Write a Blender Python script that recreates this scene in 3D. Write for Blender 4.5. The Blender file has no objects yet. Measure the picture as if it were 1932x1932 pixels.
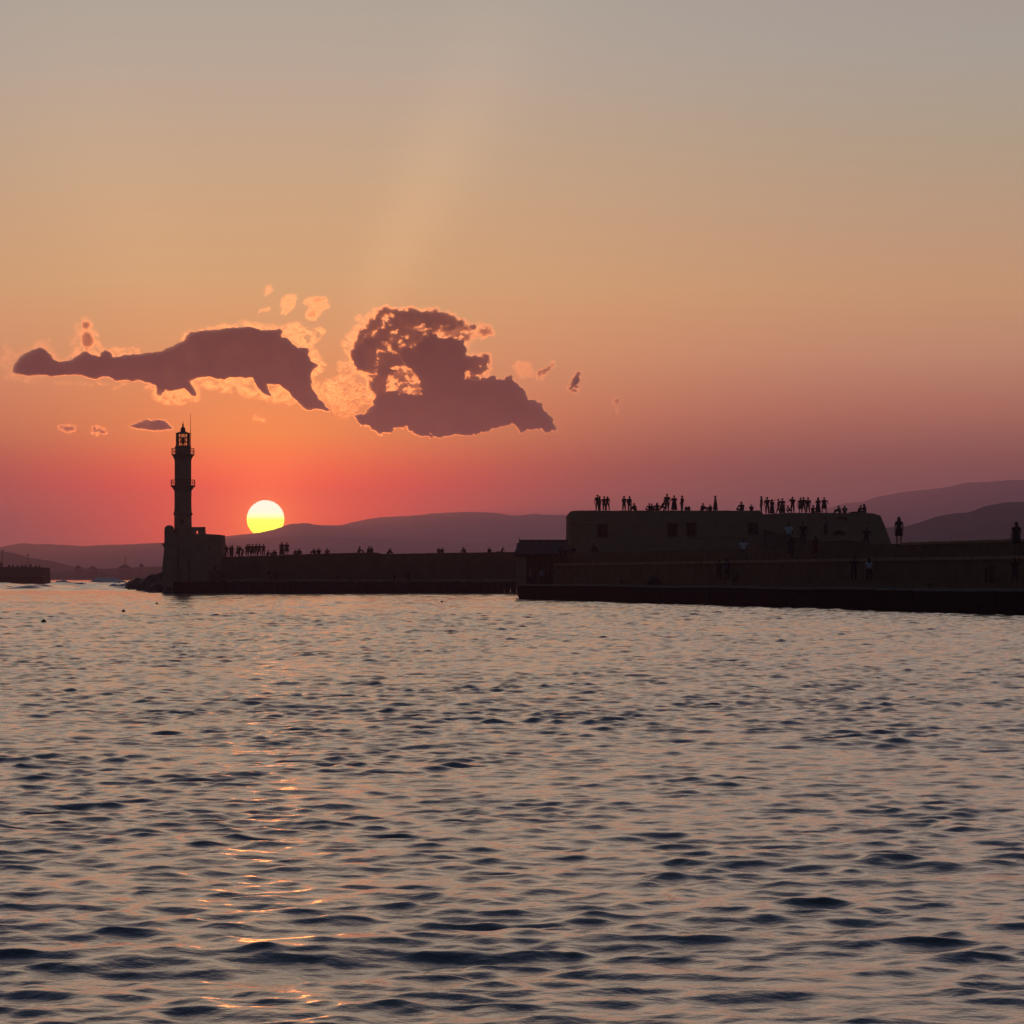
import bpy, bmesh, math, random
import numpy as np
from mathutils import Vector, Matrix, noise as mnoise
from mathutils.geometry import tessellate_polygon

sc = bpy.context.scene
COL = sc.collection
R = math.radians

# ------------------------------------------------------------------ settings
NISH_K = 0.8
SKY_NEAR = [(0, (9.9, 9.9, 9.9)), (0.6, (333.4, 9.9, 9.9)), (1.6, (350.5, 55.5, 9.9)), (2.5, (298.0, 166.1, 66.0)), (3.6, (262.9, 174.7, 102.9)), (5.2, (237.7, 187.9, 128.2)), (7.0, (217.8, 185.1, 144.1)), (9.0, (195.2, 180.6, 162.1)), (10.5, (180.9, 178.4, 162.6)), (16, (180, 154, 130)), (30, (74, 86, 110))]
SKY_FAR = [(0, (9.9, 9.9, 56.8)), (1.0, (10.6, 53.8, 74.8)), (2.0, (154.6, 91.5, 78.8)), (2.9, (203.5, 128.8, 102.3)), (3.9, (222.2, 160.2, 122.8)), (5.0, (223.1, 171.2, 125.3)), (6.3, (206.2, 170.9, 136.6)), (7.7, (188.3, 171.7, 145.8)), (9.3, (177.1, 171.2, 160.0)), (10.3, (174.0, 164.5, 158.2)), (16, (168, 148, 130)), (30, (70, 82, 108))]
GLOW = (.55, .11, .0)
GLOW2 = (1.5, .65, .08)
DISC = 12.0
SUN_E = 0.32
HAZE_D, HAZE_G, HAZE_C = 1.3e-4, 0.80, (.58, .46, .80)
HAZE_TOP = 330
SEA_SLOPE = .265
SEA_IOR = 1.5
SEA_BUMP = .008
CLOUD_G = .945
STONE = (.29, .20, .14)
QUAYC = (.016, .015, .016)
DENOISE = True

# ------------------------------------------------------------------ camera
EYE = 2.3                      # metres above the water, on the harbour promenade opposite
FPX, HORIZ = 6099.0, 1088.0    # focal length and horizon row, in a 1932 px wide frame
cam = bpy.data.cameras.new('camera')
cam_ob = bpy.data.objects.new('camera', cam)
COL.objects.link(cam_ob)
cam_ob.location = (0, 0, EYE)
cam_ob.rotation_euler = (R(90), 0, 0)
cam.sensor_width = 36
cam.lens = 36 * FPX / 1932
cam.shift_y = (HORIZ - 966) / 1932
cam.clip_start, cam.clip_end = 0.5, 60000
sc.camera = cam_ob

def P(px, py, Y):
    return Vector(((px - 966) / FPX * Y, Y, EYE + (HORIZ - py) / FPX * Y))
def PX(px, Y): return (px - 966) / FPX * Y
def PZ(py, Y): return EYE + (HORIZ - py) / FPX * Y

# ------------------------------------------------------------------ colour management
sc.view_settings.view_transform = 'Standard'
sc.view_settings.look = 'None'
sc.view_settings.exposure = 0
sc.view_settings.gamma = 1
sc.view_settings.use_curve_mapping = False
sc.cycles.use_denoising = DENOISE
sc.cycles.volume_bounces = 1
sc.cycles.max_bounces = 8
sc.cycles.sample_clamp_indirect = 2
sc.cycles.sample_clamp_direct = 3.7

def lin(r, g, b, k=1.0):
    f = lambda c: (c / 12.92 if c <= .04045 else ((c + .055) / 1.055) ** 2.4)
    return (f(r / 255) * k, f(g / 255) * k, f(b / 255) * k, 1)

class NT:
    """small helper to write node graphs"""
    def __init__(self, tree):
        self.t = tree; self.n = tree.nodes; self.l = tree.links
    def add(self, kind, **kw):
        nd = self.n.new(kind)
        for k, v in kw.items():
            if k.startswith('i_'):
                key = k[2:]
                key = int(key) if key.isdigit() else key.replace('_', ' ')
                self.put(nd.inputs[key], v)
            else: setattr(nd, k, v)
        return nd
    def put(self, sock, v):
        if isinstance(v, bpy.types.NodeSocket): self.l.new(v, sock)
        else: sock.default_value = v
    def m(self, op, a, b=0.0, c=None, clamp=False):
        nd = self.n.new('ShaderNodeMath'); nd.operation = op; nd.use_clamp = clamp
        self.put(nd.inputs[0], a); self.put(nd.inputs[1], b)
        if c is not None: self.put(nd.inputs[2], c)
        return nd.outputs[0]
    def smooth(self, v, a, b, lo=0.0, hi=1.0):
        nd = self.n.new('ShaderNodeMapRange'); nd.interpolation_type = 'SMOOTHSTEP'
        for i, x in enumerate((v, a, b, lo, hi)): self.put(nd.inputs[i], x)
        return nd.outputs[0]
    def mix(self, fac, a, b, kind='MIX'):
        nd = self.n.new('ShaderNodeMix'); nd.data_type = 'RGBA'; nd.blend_type = kind
        self.put(nd.inputs[0], fac); self.put(nd.inputs[6], a); self.put(nd.inputs[7], b)
        return nd.outputs[2]
    def ramp(self, fac, stops):
        nd = self.n.new('ShaderNodeValToRGB'); self.put(nd.inputs[0], fac)
        el = nd.color_ramp.elements
        while len(el) < len(stops): el.new(1)
        for e, (p, c) in zip(el, stops): e.position = p; e.color = c
        return nd.outputs[0]

# ------------------------------------------------------------------ sky
SUN = Vector(((501 - 966) / FPX, 1, (HORIZ - 979) / FPX)).normalized()
SUN_AZ = math.degrees(math.atan2(SUN.x, SUN.y))
SUN_EL = math.degrees(math.asin(SUN.z))
world = bpy.data.worlds.new('World')
sc.world = world
world.use_nodes = True
w = NT(world.node_tree)
bg = w.n['Background']
gen = w.add('ShaderNodeTexCoord').outputs['Generated']
dirv = w.add('ShaderNodeVectorMath', operation='NORMALIZE', i_0=gen).outputs[0]
sp = w.add('ShaderNodeSeparateXYZ', i_0=dirv)
dx, dy, dz = sp.outputs
elev = w.m('MAXIMUM', w.m('MULTIPLY', w.m('ARCSINE', dz), 180 / math.pi), 0.0)
azim = w.m('MULTIPLY', w.m('ARCTAN2', dx, dy), 180 / math.pi)
daz = w.m('SUBTRACT', azim, SUN_AZ)
adaz = w.m('ABSOLUTE', daz)
cosang = w.add('ShaderNodeVectorMath', operation='DOT_PRODUCT', i_0=dirv, i_1=tuple(SUN)).outputs['Value']
ang = w.m('MULTIPLY', w.m('ARCCOSINE', w.m('MINIMUM', cosang, 1.0)), 180 / math.pi)
nish = w.add('ShaderNodeTexSky', sky_type='NISHITA', sun_disc=False, sun_elevation=R(SUN_EL), sun_rotation=R(SUN_AZ),
             air_density=1.0, dust_density=2.0)
nsky = w.mix(1.0, nish.outputs[0], (.075 * NISH_K, .095 * NISH_K, .13 * NISH_K, 1), 'MULTIPLY')
ef = w.m('SQRT', w.m('DIVIDE', elev, 30.0))
E = lambda e: math.sqrt(e / 30)
near = w.ramp(ef, [(E(e), lin(*c)) for e, c in SKY_NEAR])
far = w.ramp(ef, [(E(e), lin(*c)) for e, c in SKY_FAR])
gw = w.m('EXPONENT', w.m('MULTIPLY', w.m('POWER', w.m('DIVIDE', daz, w.m('ADD', 2.3, w.m('MULTIPLY', w.m('MINIMUM', elev, 5.0), 1.15))), 2.0), -1.0))
front = w.mix(gw, far, near)
# warm glow round the sun
g1 = w.m('EXPONENT', w.m('MULTIPLY', w.m('POWER', w.m('DIVIDE', ang, 2.0), 2.0), -1.0))
front = w.mix(g1, front, (GLOW[0], GLOW[1], GLOW[2], 1), 'ADD')
g2 = w.m('EXPONENT', w.m('MULTIPLY', ang, -2.2))
front = w.mix(g2, front, (GLOW2[0], GLOW2[1], GLOW2[2], 1), 'ADD')
# broad faint rays that fan up through the gap between the clouds
ray = w.m('MULTIPLY', w.m('ARCTAN2', daz, w.m('ADD', elev, -SUN_EL + 1e-3)), 180 / math.pi)
def beam(c, wd): return w.m('EXPONENT', w.m('MULTIPLY', w.m('POWER', w.m('DIVIDE', w.m('SUBTRACT', ray, c), wd), 2.0), -1.0))
beams = w.m('ADD', w.m('MULTIPLY', beam(26, 6.0), .085), w.m('MULTIPLY', beam(-25, 11.0), .03))
beams = w.m('MULTIPLY', beams, w.m('MULTIPLY', w.smooth(ang, 2.5, 5.5), w.smooth(ang, 12.0, 5.5)))
front = w.mix(beams, front, (1.0, .62, .30, 1), 'ADD')
# the wide sky: away from the sunset it is the clear dusk sky of the Sky Texture
wide = w.m('MULTIPLY', w.smooth(adaz, 100.0, 22.0), w.smooth(elev, 40.0, 12.0))
skyc = w.mix(wide, nsky, front)
# the disc itself, redder and dimmer towards its lower limb
disc = w.smooth(ang, .335, .315)
dcol = w.ramp(w.m('DIVIDE', w.m('SUBTRACT', elev, SUN_EL - .33), .66), [(0, (DISC * .95, DISC * .85, DISC * .03, 1)), (.48, (DISC * .8, DISC * 1.05, DISC * .08, 1)), (.68, (DISC * .9, DISC * 1.12, DISC * .85, 1)), (1, (DISC * .9, DISC * 1.12, DISC * .9, 1))])
skyc = w.mix(disc, skyc, dcol)
w.l.new(skyc, bg.inputs[0])
bg.inputs[1].default_value = 1.0

# ------------------------------------------------------------------ sun lamp
sl = bpy.data.lights.new('sun', 'SUN')
sl.energy = SUN_E
sl.angle = R(.53)
sl.color = (1.0, .25, .05)
sun_ob = bpy.data.objects.new('sun', sl)
COL.objects.link(sun_ob)
sun_ob.rotation_euler = (-SUN).to_track_quat('-Z', 'Y').to_euler()
sun_ob.location = (0, 0, 40)

# ------------------------------------------------------------------ numpy noise
def vnoise(x, y, seed=0):
    xi = np.floor(x).astype(np.int64); yi = np.floor(y).astype(np.int64)
    xf = x - xi; yf = y - yi
    u = xf * xf * xf * (xf * (xf * 6 - 15) + 10); v = yf * yf * yf * (yf * (yf * 6 - 15) + 10)
    def h(a, b):
        n = (a * 374761393 + b * 668265263 + seed * 974634777) & 0xffffffff
        n = ((n ^ (n >> 13)) * 1274126177) & 0xffffffff
        return ((n ^ (n >> 16)) & 0xffff) / 65535.0
    return (h(xi, yi) * (1 - u) + h(xi + 1, yi) * u) * (1 - v) + (h(xi, yi + 1) * (1 - u) + h(xi + 1, yi + 1) * u) * v
def fbm(x, y, oct=5, seed=0, gain=.5):
    s = 0; a = 1; t = 0
    for o in range(oct):
        s = s + a * (vnoise(x * 2 ** o + 17.3 * o, y * 2 ** o - 9.1 * o, seed + o) - .5); t += a; a *= gain
    return s / t * 2            # about -1..1

# ------------------------------------------------------------------ materials
def mat(name, col, rough=.85, var=.25, scale=1.5, bump=.0, bscale=6.0, spec=.3):
    m = bpy.data.materials.new(name); m.use_nodes = True
    g = NT(m.node_tree); b = g.n['Principled BSDF']
    tc = g.add('ShaderNodeTexCoord').outputs['Object']
    n1 = g.add('ShaderNodeTexNoise', i_Vector=tc, i_Scale=scale, i_Detail=6.0, i_Roughness=.6).outputs[0]
    f = g.m('MULTIPLY_ADD', n1, 2 * var, 1 - var)
    c = g.mix(1.0, (*col, 1), g.add('ShaderNodeCombineColor', i_0=f, i_1=f, i_2=f).outputs[0], 'MULTIPLY')
    g.put(b.inputs['Base Color'], c)
    b.inputs['Roughness'].default_value = rough
    b.inputs['Specular IOR Level'].default_value = spec
    if bump:
        n2 = g.add('ShaderNodeTexNoise', i_Vector=tc, i_Scale=bscale, i_Detail=5.0).outputs[0]
        bp = g.add('ShaderNodeBump', i_Height=n2, i_Strength=bump, i_Distance=.1)
        g.put(b.inputs['Normal'], bp.outputs[0])
    return m

def new_obj(name, me, material=None, parent=None, **props):
    o = bpy.data.objects.new(name, me); COL.objects.link(o)
    if material is not None and me is not None and not me.materials: me.materials.append(material)
    if parent is not None: o.parent = parent
    for k, v in props.items(): o[k] = v
    return o
def mesh_np(name, verts, faces, smooth=False):
    me = bpy.data.meshes.new(name)
    v = np.asarray(verts, dtype=np.float32); f = np.asarray(faces, dtype=np.int32)
    k = f.shape[1]
    me.vertices.add(len(v)); me.vertices.foreach_set('co', v.ravel())
    me.loops.add(f.size); me.loops.foreach_set('vertex_index', f.ravel())
    me.polygons.add(len(f)); me.polygons.foreach_set('loop_start', np.arange(0, f.size, k, dtype=np.int32))
    me.polygons.foreach_set('loop_total', np.full(len(f), k, dtype=np.int32))
    if smooth: me.polygons.foreach_set('use_smooth', np.ones(len(f), dtype=bool))
    me.update(calc_edges=True); me.validate()
    return me

# ------------------------------------------------------------------ the sea
def sea():
    rng = np.random.default_rng(11)
    NC = 420
    d = [11.0]
    while d[-1] < 620: d.append(d[-1] * 1.0018)
    while d[-1] < 2600: d.append(d[-1] * 1.008)
    while d[-1] < 12300: d.append(d[-1] * 1.04)
    d = np.minimum(np.array(d), 12300.0)
    t = np.linspace(-.175, .175, NC)
    X = (d[:, None] + 10.0) * t[None, :]; Y = np.repeat(d[:, None], NC, 1)
    x = X.ravel().astype(np.float32); y = Y.ravel().astype(np.float32)
    cell = np.maximum(np.gradient(d), (d + 10.0) * (t[1] - t[0]))
    cell = np.repeat(cell[:, None], NC, 1).ravel().astype(np.float32)
    # slow patches of calmer and rougher water
    gust = np.exp(.5 * fbm(x / 1.9, y / 3.0, 3, 9) + .4 * fbm(x / 14, y / 30, 3, 5))
    gust = np.clip(gust, .25, 2.3).astype(np.float32)
    z = np.zeros_like(x); ox = np.zeros_like(x); oy = np.zeros_like(x)
    S1 = 0.0; S2 = np.full_like(x, 1e-9)
    N = 200
    lam = np.exp(np.linspace(math.log(.10), math.log(6.5), N)) * rng.uniform(.93, 1.07, N)
    for L in lam:
        th = math.radians(rng.normal(-6, 42 if L < 1.5 else 20))
        k = 2 * math.pi / L
        kx, ky = k * math.sin(th), k * math.cos(th)
        # slope carried by this component
        s = SEA_SLOPE * math.sqrt(2 / N) * (math.exp(-((math.log(L / .38)) / .9) ** 2) + .13 * math.exp(-((math.log(L / 2.6)) / .5) ** 2))
        a = s / k * rng.uniform(.6, 1.4)
        att = np.clip((L / cell - 1.2) / 1.2, 0, 1)
        S1 += s * s; S2 += s * s * att * att
        ph = kx * x + ky * y + np.float32(rng.uniform(0, 6.283))
        aw = a * att * (gust if L < 4 else 1.0)
        z += aw * np.cos(ph)
        sn = np.sin(ph) * aw * 1.15
        ox -= sn * (kx / k); oy -= sn * (ky / k)
    boost = np.minimum(np.sqrt(S1 / S2), 3.0)      # far out, the longer waves carry the whole slope
    z *= boost; ox *= boost; oy *= boost
    # one long-crested swell passing close by, as in the foreground
    for (yc, wd, a, L, xc, xw) in ((20.0, 1.5, .055, 2.3, -1.0, 3.4),(26.5, 1.6, .04, 2.2, 2.6, 2.0), (45, 2.5, .05, 3, 5.0, 2.6), (58, 2.4, .05, 3.0, -4.5, 4.0)):
        yy = y - yc - .25 * np.sin(x * .9 + yc) - .09 * (x - xc)
        z += a * np.exp(-(yy / wd) ** 2 - ((x - xc) / xw) ** 2) * np.cos(2 * math.pi * yy / L)
    # low swell on the open water beyond the harbour mouth
    open_sea = np.clip((y - 520) / 80, 0, 1)
    z += open_sea * .18 * np.cos(y / 14.0 + .02 * x + 2 * fbm(x / 60, y / 60, 3, 3))
    for L in np.exp(np.linspace(math.log(5), math.log(20), 26)):
        th = math.radians(rng.normal(0, 35)); k = 2 * math.pi / L
        z += open_sea * np.clip(L / cell - 1.2, 0, 1) * .06 / k * np.cos(k * (math.sin(th) * x + math.cos(th) * y) + rng.uniform(0, 6.3))
    v = np.stack([x + ox, y + oy, z], 1)
    i = np.arange(len(d) - 1)[:, None] * NC + np.arange(NC - 1)[None, :]
    f = np.stack([i, i + 1, i + NC + 1, i + NC], -1).reshape(-1, 4)
    # the rest of the harbour and sea round it, outside the view
    base = len(v)
    a0 = math.atan(.175)
    A = np.linspace(a0, 2 * math.pi - a0, 60)
    rr = np.array([.5, 11, 40, 200, 1000, 3000, 6400])
    ring = np.stack([np.sin(A)[None, :] * rr[:, None], np.cos(A)[None, :] * rr[:, None], np.full((len(rr), 60), -.12)], -1).reshape(-1, 3)
    j = np.arange(len(rr) - 1)[:, None] * 60 + np.arange(59)[None, :] + base
    f2 = np.stack([j, j + 60, j + 61, j + 1], -1).reshape(-1, 4)
    ok = ring[:, 1] > -280
    keep = np.all(ok[(f2 - base)], axis=1)
    me = mesh_np('sea', np.concatenate([v, ring]), np.concatenate([f, f2[keep]]), True)
    return me
m = bpy.data.materials.new('sea_water'); m.use_nodes = True
g = NT(m.node_tree); b = g.n['Principled BSDF']
b.inputs['Base Color'].default_value = (.003, .012, .032, 1)
b.inputs['IOR'].default_value = SEA_IOR
b.inputs['Coat Weight'].default_value = 1.0
b.inputs['Coat IOR'].default_value = 1.65
b.inputs['Coat Roughness'].default_value = .08
b.inputs['Roughness'].default_value = .17
tc = g.add('ShaderNodeTexCoord').outputs['Object']
sc1 = g.add('ShaderNodeMapping', i_Vector=tc, i_Scale=(10.0, 12.0, 10.0)).outputs[0]
n1 = g.add('ShaderNodeTexNoise', i_Vector=sc1, i_Scale=1.0, i_Detail=4.0, i_Roughness=.55).outputs[0]
bp = g.add('ShaderNodeBump', i_Height=n1, i_Strength=1.0, i_Distance=SEA_BUMP)
g.put(b.inputs['Normal'], bp.outputs[0]); g.put(b.inputs['Coat Normal'], bp.outputs[0])
M_SEA = m
new_obj('sea', sea(), M_SEA, kind='structure')

# ------------------------------------------------------------------ hills across the bay
M_HILL = mat('scrub_hillside', (.055, .05, .04), .95, .3, .01)
def interp(pts, xs):
    p = np.array(pts, dtype=float)
    return np.interp(xs, p[:, 0], p[:, 1])
def hill(name, pts, Y, depth, seed, rough=1.2, step=3.0):
    xs = np.arange(pts[0][0], pts[-1][0] + step, step)
    py = interp(pts, xs)
    k = np.ones(5) / 5
    py = np.convolve(np.pad(py, 2, mode='edge'), k, 'valid')
    py = py - rough * (fbm(xs / 40, xs * 0 + seed, 6, seed, .65) + .8 * np.abs(fbm(xs / 17, xs * 0 + seed + 4, 4, seed + 9, .6)))
    X = PX(xs, Y); Z = np.maximum(PZ(py, Y), .5)
    rows = 14
    V = []
    for r in range(rows + 1):
        t = r / rows
        yy = Y - depth * (1 - t)
        nz = fbm(X / (depth * .35), X * 0 + t * 3 + seed, 4, seed + 3)
        zz = Z * np.clip(t ** .8 * (1 + .3 * nz * (1 - t)), 0, 1.0) - (1 - t) ** 6 * 3
        V.append(np.stack([X * yy / Y * .0 + X, np.full_like(X, yy) + (1 - t) * t * depth * .5 * nz, zz], 1))
    V.append(np.stack([X, np.full_like(X, Y + depth * .8), np.full_like(X, -.6)], 1))
    n = len(xs); V = np.concatenate(V)
    i = np.arange(rows + 1)[:, None] * n + np.arange(n - 1)[None, :]
    f = np.stack([i, i + 1, i + n + 1, i + n], -1).reshape(-1, 4)
    return new_obj(name, mesh_np(name, V, f, True), M_HILL, kind='structure')
hill('mountain_ridge', [(300, 1026), (380, 1020), (419, 1013), (450, 1009), (482, 1007), (515, 1000), (540, 990), (575, 987), (610, 991), (640, 991), (680, 982), (720, 976), (770, 974), (820, 968), (870, 966), (930, 967), (970, 973), (1010, 970), (1060, 972), (1100, 975), (1250, 985), (1400, 1000), (1600, 1030)], 9500, 1500, 1)
hill('mountain_ridge', [(1480, 985), (1569, 957), (1594, 949.5), (1631, 947), (1644, 940.6), (1669, 934.8), (1697, 930), (1729, 925), (1745, 924.5), (1790, 919), (1820, 911), (1860, 910), (1900, 906), (1932, 905), (2100, 903), (2300, 915)], 9300, 1500, 2)
hill('hill', [(-400, 1030), (-120, 1036), (0, 1032.4), (33, 1025.7), (50, 1024.8), (67, 1027), (87, 1026.5), (134, 1029), (159, 1030.7), (184, 1029), (217, 1027.7), (284, 1025), (330, 1023), (380, 1018), (420, 1017), (480, 1015), (560, 1012), (645, 1014.5), (700, 1014), (760, 1018), (830, 1018), (888, 1025), (963, 1024), (1060, 1030), (1250, 1040)], 7000, 1100, 3, .8)
hill('hill', [(1150, 1075), (1300, 1045), (1450, 1018), (1600, 1000), (1670, 995.6), (1706, 994), (1729, 987.4), (1769, 974), (1807, 967.7), (1826, 967.5), (1861, 954.5), (1900, 948), (1923, 947), (1960, 952), (2100, 965), (2300, 990)], 2900, 600, 4, .6)
hill('hill', [(-420, 1022), (-200, 1030), (-60, 1038), (0, 1040), (25, 1043), (58, 1052.4), (94, 1057.4), (115, 1063), (129, 1067.5), (150, 1070), (175, 1074), (230, 1077), (330, 1080)], 3000, 500, 5, 1.0)
hill('far_shore', [(60, 1082), (86, 1079), (137, 1077.5), (175, 1074), (240, 1071), (311, 1068.5), (420, 1067), (600, 1068), (900, 1070)], 2300, 120, 6, .5)

# ------------------------------------------------------------------ haze
m = bpy.data.materials.new('sea_haze'); m.use_nodes = True
g = NT(m.node_tree); g.n.remove(g.n['Principled BSDF'])
pv = g.add('ShaderNodeVolumePrincipled')
pv.inputs['Color'].default_value = (*HAZE_C, 1)
pv.inputs['Density'].default_value = HAZE_D
pv.inputs['Anisotropy'].default_value = HAZE_G
g.l.new(pv.outputs[0], g.n['Material Output'].inputs['Volume'])
bm = bmesh.new()
bmesh.ops.create_cube(bm, size=1.0, matrix=Matrix.Translation((0, 6100, (HAZE_TOP - 1.5) / 2)) @ Matrix.Diagonal((14000, 12800, HAZE_TOP + 1.5, 1)))
me = bpy.data.meshes.new('haze'); bm.to_mesh(me); bm.free()
new_obj('haze', me, m, kind='stuff')

# ------------------------------------------------------------------ clouds, far behind the haze
def pip(px, py, poly):
    inside = np.zeros(px.shape, bool)
    n = len(poly); j = n - 1
    for i in range(n):
        xi, yi = poly[i]; xj, yj = poly[j]
        c = ((yi > py) != (yj > py)) & (px < (xj - xi) * (py - yi) / ((yj - yi) or 1e-9) + xi)
        inside ^= c; j = i
    return inside
def blur(a, r, n=3):
    if r < 1: return a
    k = np.ones(2 * r + 1) / (2 * r + 1)
    for _ in range(n):
        a = np.apply_along_axis(lambda v: np.convolve(np.pad(v, r, mode='constant'), k, 'valid'), 0, a)
        a = np.apply_along_axis(lambda v: np.convolve(np.pad(v, r, mode='constant'), k, 'valid'), 1, a)
    return a
m = bpy.data.materials.new('cloud_vapour'); m.use_nodes = True
g = NT(m.node_tree); g.n.remove(g.n['Principled BSDF'])
CL_D = .03
v1 = g.add('ShaderNodeVolumeScatter'); v1.inputs['Color'].default_value = (1, 1, 1, 1)
v1.inputs['Density'].default_value = CL_D * .72; v1.inputs['Anisotropy'].default_value = CLOUD_G
v2 = g.add('ShaderNodeVolumeScatter'); v2.inputs['Color'].default_value = (.88, .92, 1, 1)
v2.inputs['Density'].default_value = CL_D * .28; v2.inputs['Anisotropy'].default_value = .2
ad = g.add('ShaderNodeAddShader', i_0=v1.outputs[0], i_1=v2.outputs[0])
g.l.new(ad.outputs[0], g.n['Material Output'].inputs['Volume'])
M_CLOUD = m
CY = 20000.0
def cloud(box, cores, wisps, seed, label, group=None, step=1.0, ragged=5.0, mottles=()):
    x0, x1, y0, y1 = box
    gx = np.arange(x0, x1, step); gy = np.arange(y0, y1, step)
    PXg, PYg = np.meshgrid(gx, gy)
    wx = fbm(PXg / 24, PYg / 24, 6, seed, .68) * ragged; wy = fbm(PXg / 24, PYg / 24, 6, seed + 20, .68) * ragged
    wx = wx + fbm(PXg / 6.5, PYg / 6.5, 4, seed + 2, .75) * ragged * .6; wy = wy + fbm(PXg / 6.5, PYg / 6.5, 4, seed + 22, .75) * ragged * .6
    tau = np.zeros(PXg.shape)
    for poly, a, fd, rg in cores:
        k = blur(pip(PXg + wx * rg, PYg + wy * rg, poly).astype(float), fd, 2)
        tau = np.maximum(tau, a * np.clip((k - .12) / .8, 0, 1) ** 1.3)
    # curls and cracks: turned and stretched noise between thin and thick vapour
    cx_, cy_ = PXg + 9 * fbm(PXg / 30, PYg / 30, 4, seed + 5), PYg + 9 * fbm(PXg / 30, PYg / 30, 4, seed + 6)
    for poly, lo, hi, th_ in mottles:
        k = blur(pip(PXg + wx * 1.5, PYg + wy * 1.5, poly).astype(float), 3, 2)
        q = fbm(cx_ / 19, cy_ / 15, 6, seed + 41, .72)
        q = np.clip((q - th_ + .16) / .32, 0, 1); q = q * q * (3 - 2 * q)
        fil = np.abs(fbm(cx_ / 11, cy_ / 8, 6, seed + 61, .72))
        tau = np.maximum(tau, k * (lo * np.clip(.25 + 2.2 * fil, 0, 1.4) + (hi - lo) * q))
    wt = np.zeros(PXg.shape)
    for poly, a in wisps:
        k = blur(pip(PXg + wx * 2.0, PYg + wy * 2.0, poly).astype(float), 3)
        bil = fbm(cx_ / 13, cy_ / 8, 6, seed + 40, .75)
        rid = 1 - np.abs(fbm(cx_ / 15, cy_ / 9, 6, seed + 60, .72)) * 3.2
        wt = np.maximum(wt, a * np.clip(k * 1.15 * (.42 + 1.25 * bil + .45 * rid) - .16, 0, 1.5))
    tau = np.maximum(tau * (1 + .2 * fbm(PXg / 20, PYg / 20, 5, seed + 80)), 0) + wt
    th = tau / CL_D                     # metres of vapour along the view
    th = np.where(th > .6, th, 0)
    th[0, :] = th[-1, :] = 0; th[:, 0] = th[:, -1] = 0
    on = th > 0
    H, W = th.shape
    c4 = on[:-1, :-1] | on[1:, :-1] | on[:-1, 1:] | on[1:, 1:]
    idx = np.arange(H * W).reshape(H, W)
    q = np.stack([idx[:-1, :-1][c4], idx[:-1, 1:][c4], idx[1:, 1:][c4], idx[1:, :-1][c4]], 1)
    used = np.unique(q)
    remF = np.full(H * W, -1); remF[used] = np.arange(len(used))
    X = PX(PXg, CY).ravel()[used]; Z = PZ(PYg, CY).ravel()[used]; T = th.ravel()[used]
    bulge = 40 * fbm(X / 300, Z / 300, 4, seed + 90)
    front = np.stack([X, CY + bulge - T * .5, Z], 1)
    thick = T > 0
    remB = remF.copy()
    ti = used[thick]; remB[ti] = len(used) + np.arange(len(ti))
    back = np.stack([X, CY + bulge + T * .5, Z], 1)[thick]
    V = np.concatenate([front, back])
    F = np.concatenate([remF[q][:, ::-1], remB[q]])
    cx, cz = X.mean(), Z.mean()
    V = V - np.array([cx, CY, cz])
    o = new_obj('cloud', mesh_np('cloud', V, F, True), M_CLOUD, label=label, category='cloud')
    o.location = (cx, CY, cz)
    if group: o['group'] = group
    return o
A = lambda pts: [(x * .3342, 516.6 + y * .3342) for x, y in pts]
B = lambda pts: [(581.1 + x * .3342, 548.8 + y * .3342) for x, y in pts]
def ell(cx, cy, rx, ry, n=16): return [(cx + rx * math.cos(t * 2 * math.pi / n), cy + ry * math.sin(t * 2 * math.pi / n)) for t in range(n)]
core1 = A([(75,560),(85,510),(130,470),(190,435),(230,425),(270,440),(300,480),(345,500),(400,495),(440,470),(490,440),(530,470),(570,465),(600,435),(620,440),(625,475),(700,465),(800,460),(900,445),(980,420),(1040,380),(1080,330),(1180,322),(1300,308),(1420,308),(1500,320),(1600,318),(1580,350),(1630,380),(1680,420),(1740,425),(1735,460),(1760,500),(1800,525),(1770,530),(1750,560),(1755,630),(1790,690),(1860,785),(1800,770),(1740,770),(1700,740),(1650,690),(1570,620),(1500,620),(1530,690),(1500,690),(1450,640),(1430,590),(1350,585),(1260,600),(1180,580),(1100,590),(1075,605),(1100,690),(1080,690),(1050,650),(980,660),(930,650),(900,690),(885,670),(890,630),(850,610),(750,605),(650,600),(600,575),(530,590),(480,570),(350,575),(230,570),(150,580)])
wis1 = [(A([(1010,400),(1030,340),(1080,312),(1240,290),(1380,268),(1480,275),(1620,300),(1640,330),(1300,330),(1080,345),(1050,390)]), .5),
        (A([(1560,330),(1600,292),(1690,275),(1740,320),(1790,288),(1845,325),(1800,370),(1745,410),(1800,470),(1840,500),(1835,540),(1780,570),(1765,640),(1740,560),(1750,430),(1640,390)]), .95),
        (A([(820,640),(880,600),(1000,640),(1090,570),(1200,565),(1350,570),(1440,580),(1600,610),(1700,720),(1640,740),(1500,720),(1380,690),(1250,660),(1120,640),(1130,720),(1000,740),(880,720)]), .6),
        (A([(400,470),(400,340),(430,260),(480,245),(525,280),(575,380),(560,430),(620,410),(800,420),(800,470),(500,500)]), .5),
        (A([(0,590),(10,400),(50,390),(70,460),(180,420),(200,380),(270,375),(330,480),(400,440),(420,510),(200,600),(480,610),(640,620),(820,630),(640,640),(430,625),(150,610)]), .4),
        (A([(1740,640),(1800,600),(1900,620),(1960,700),(1980,830),(1900,830),(1850,760)]), .3)]
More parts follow.
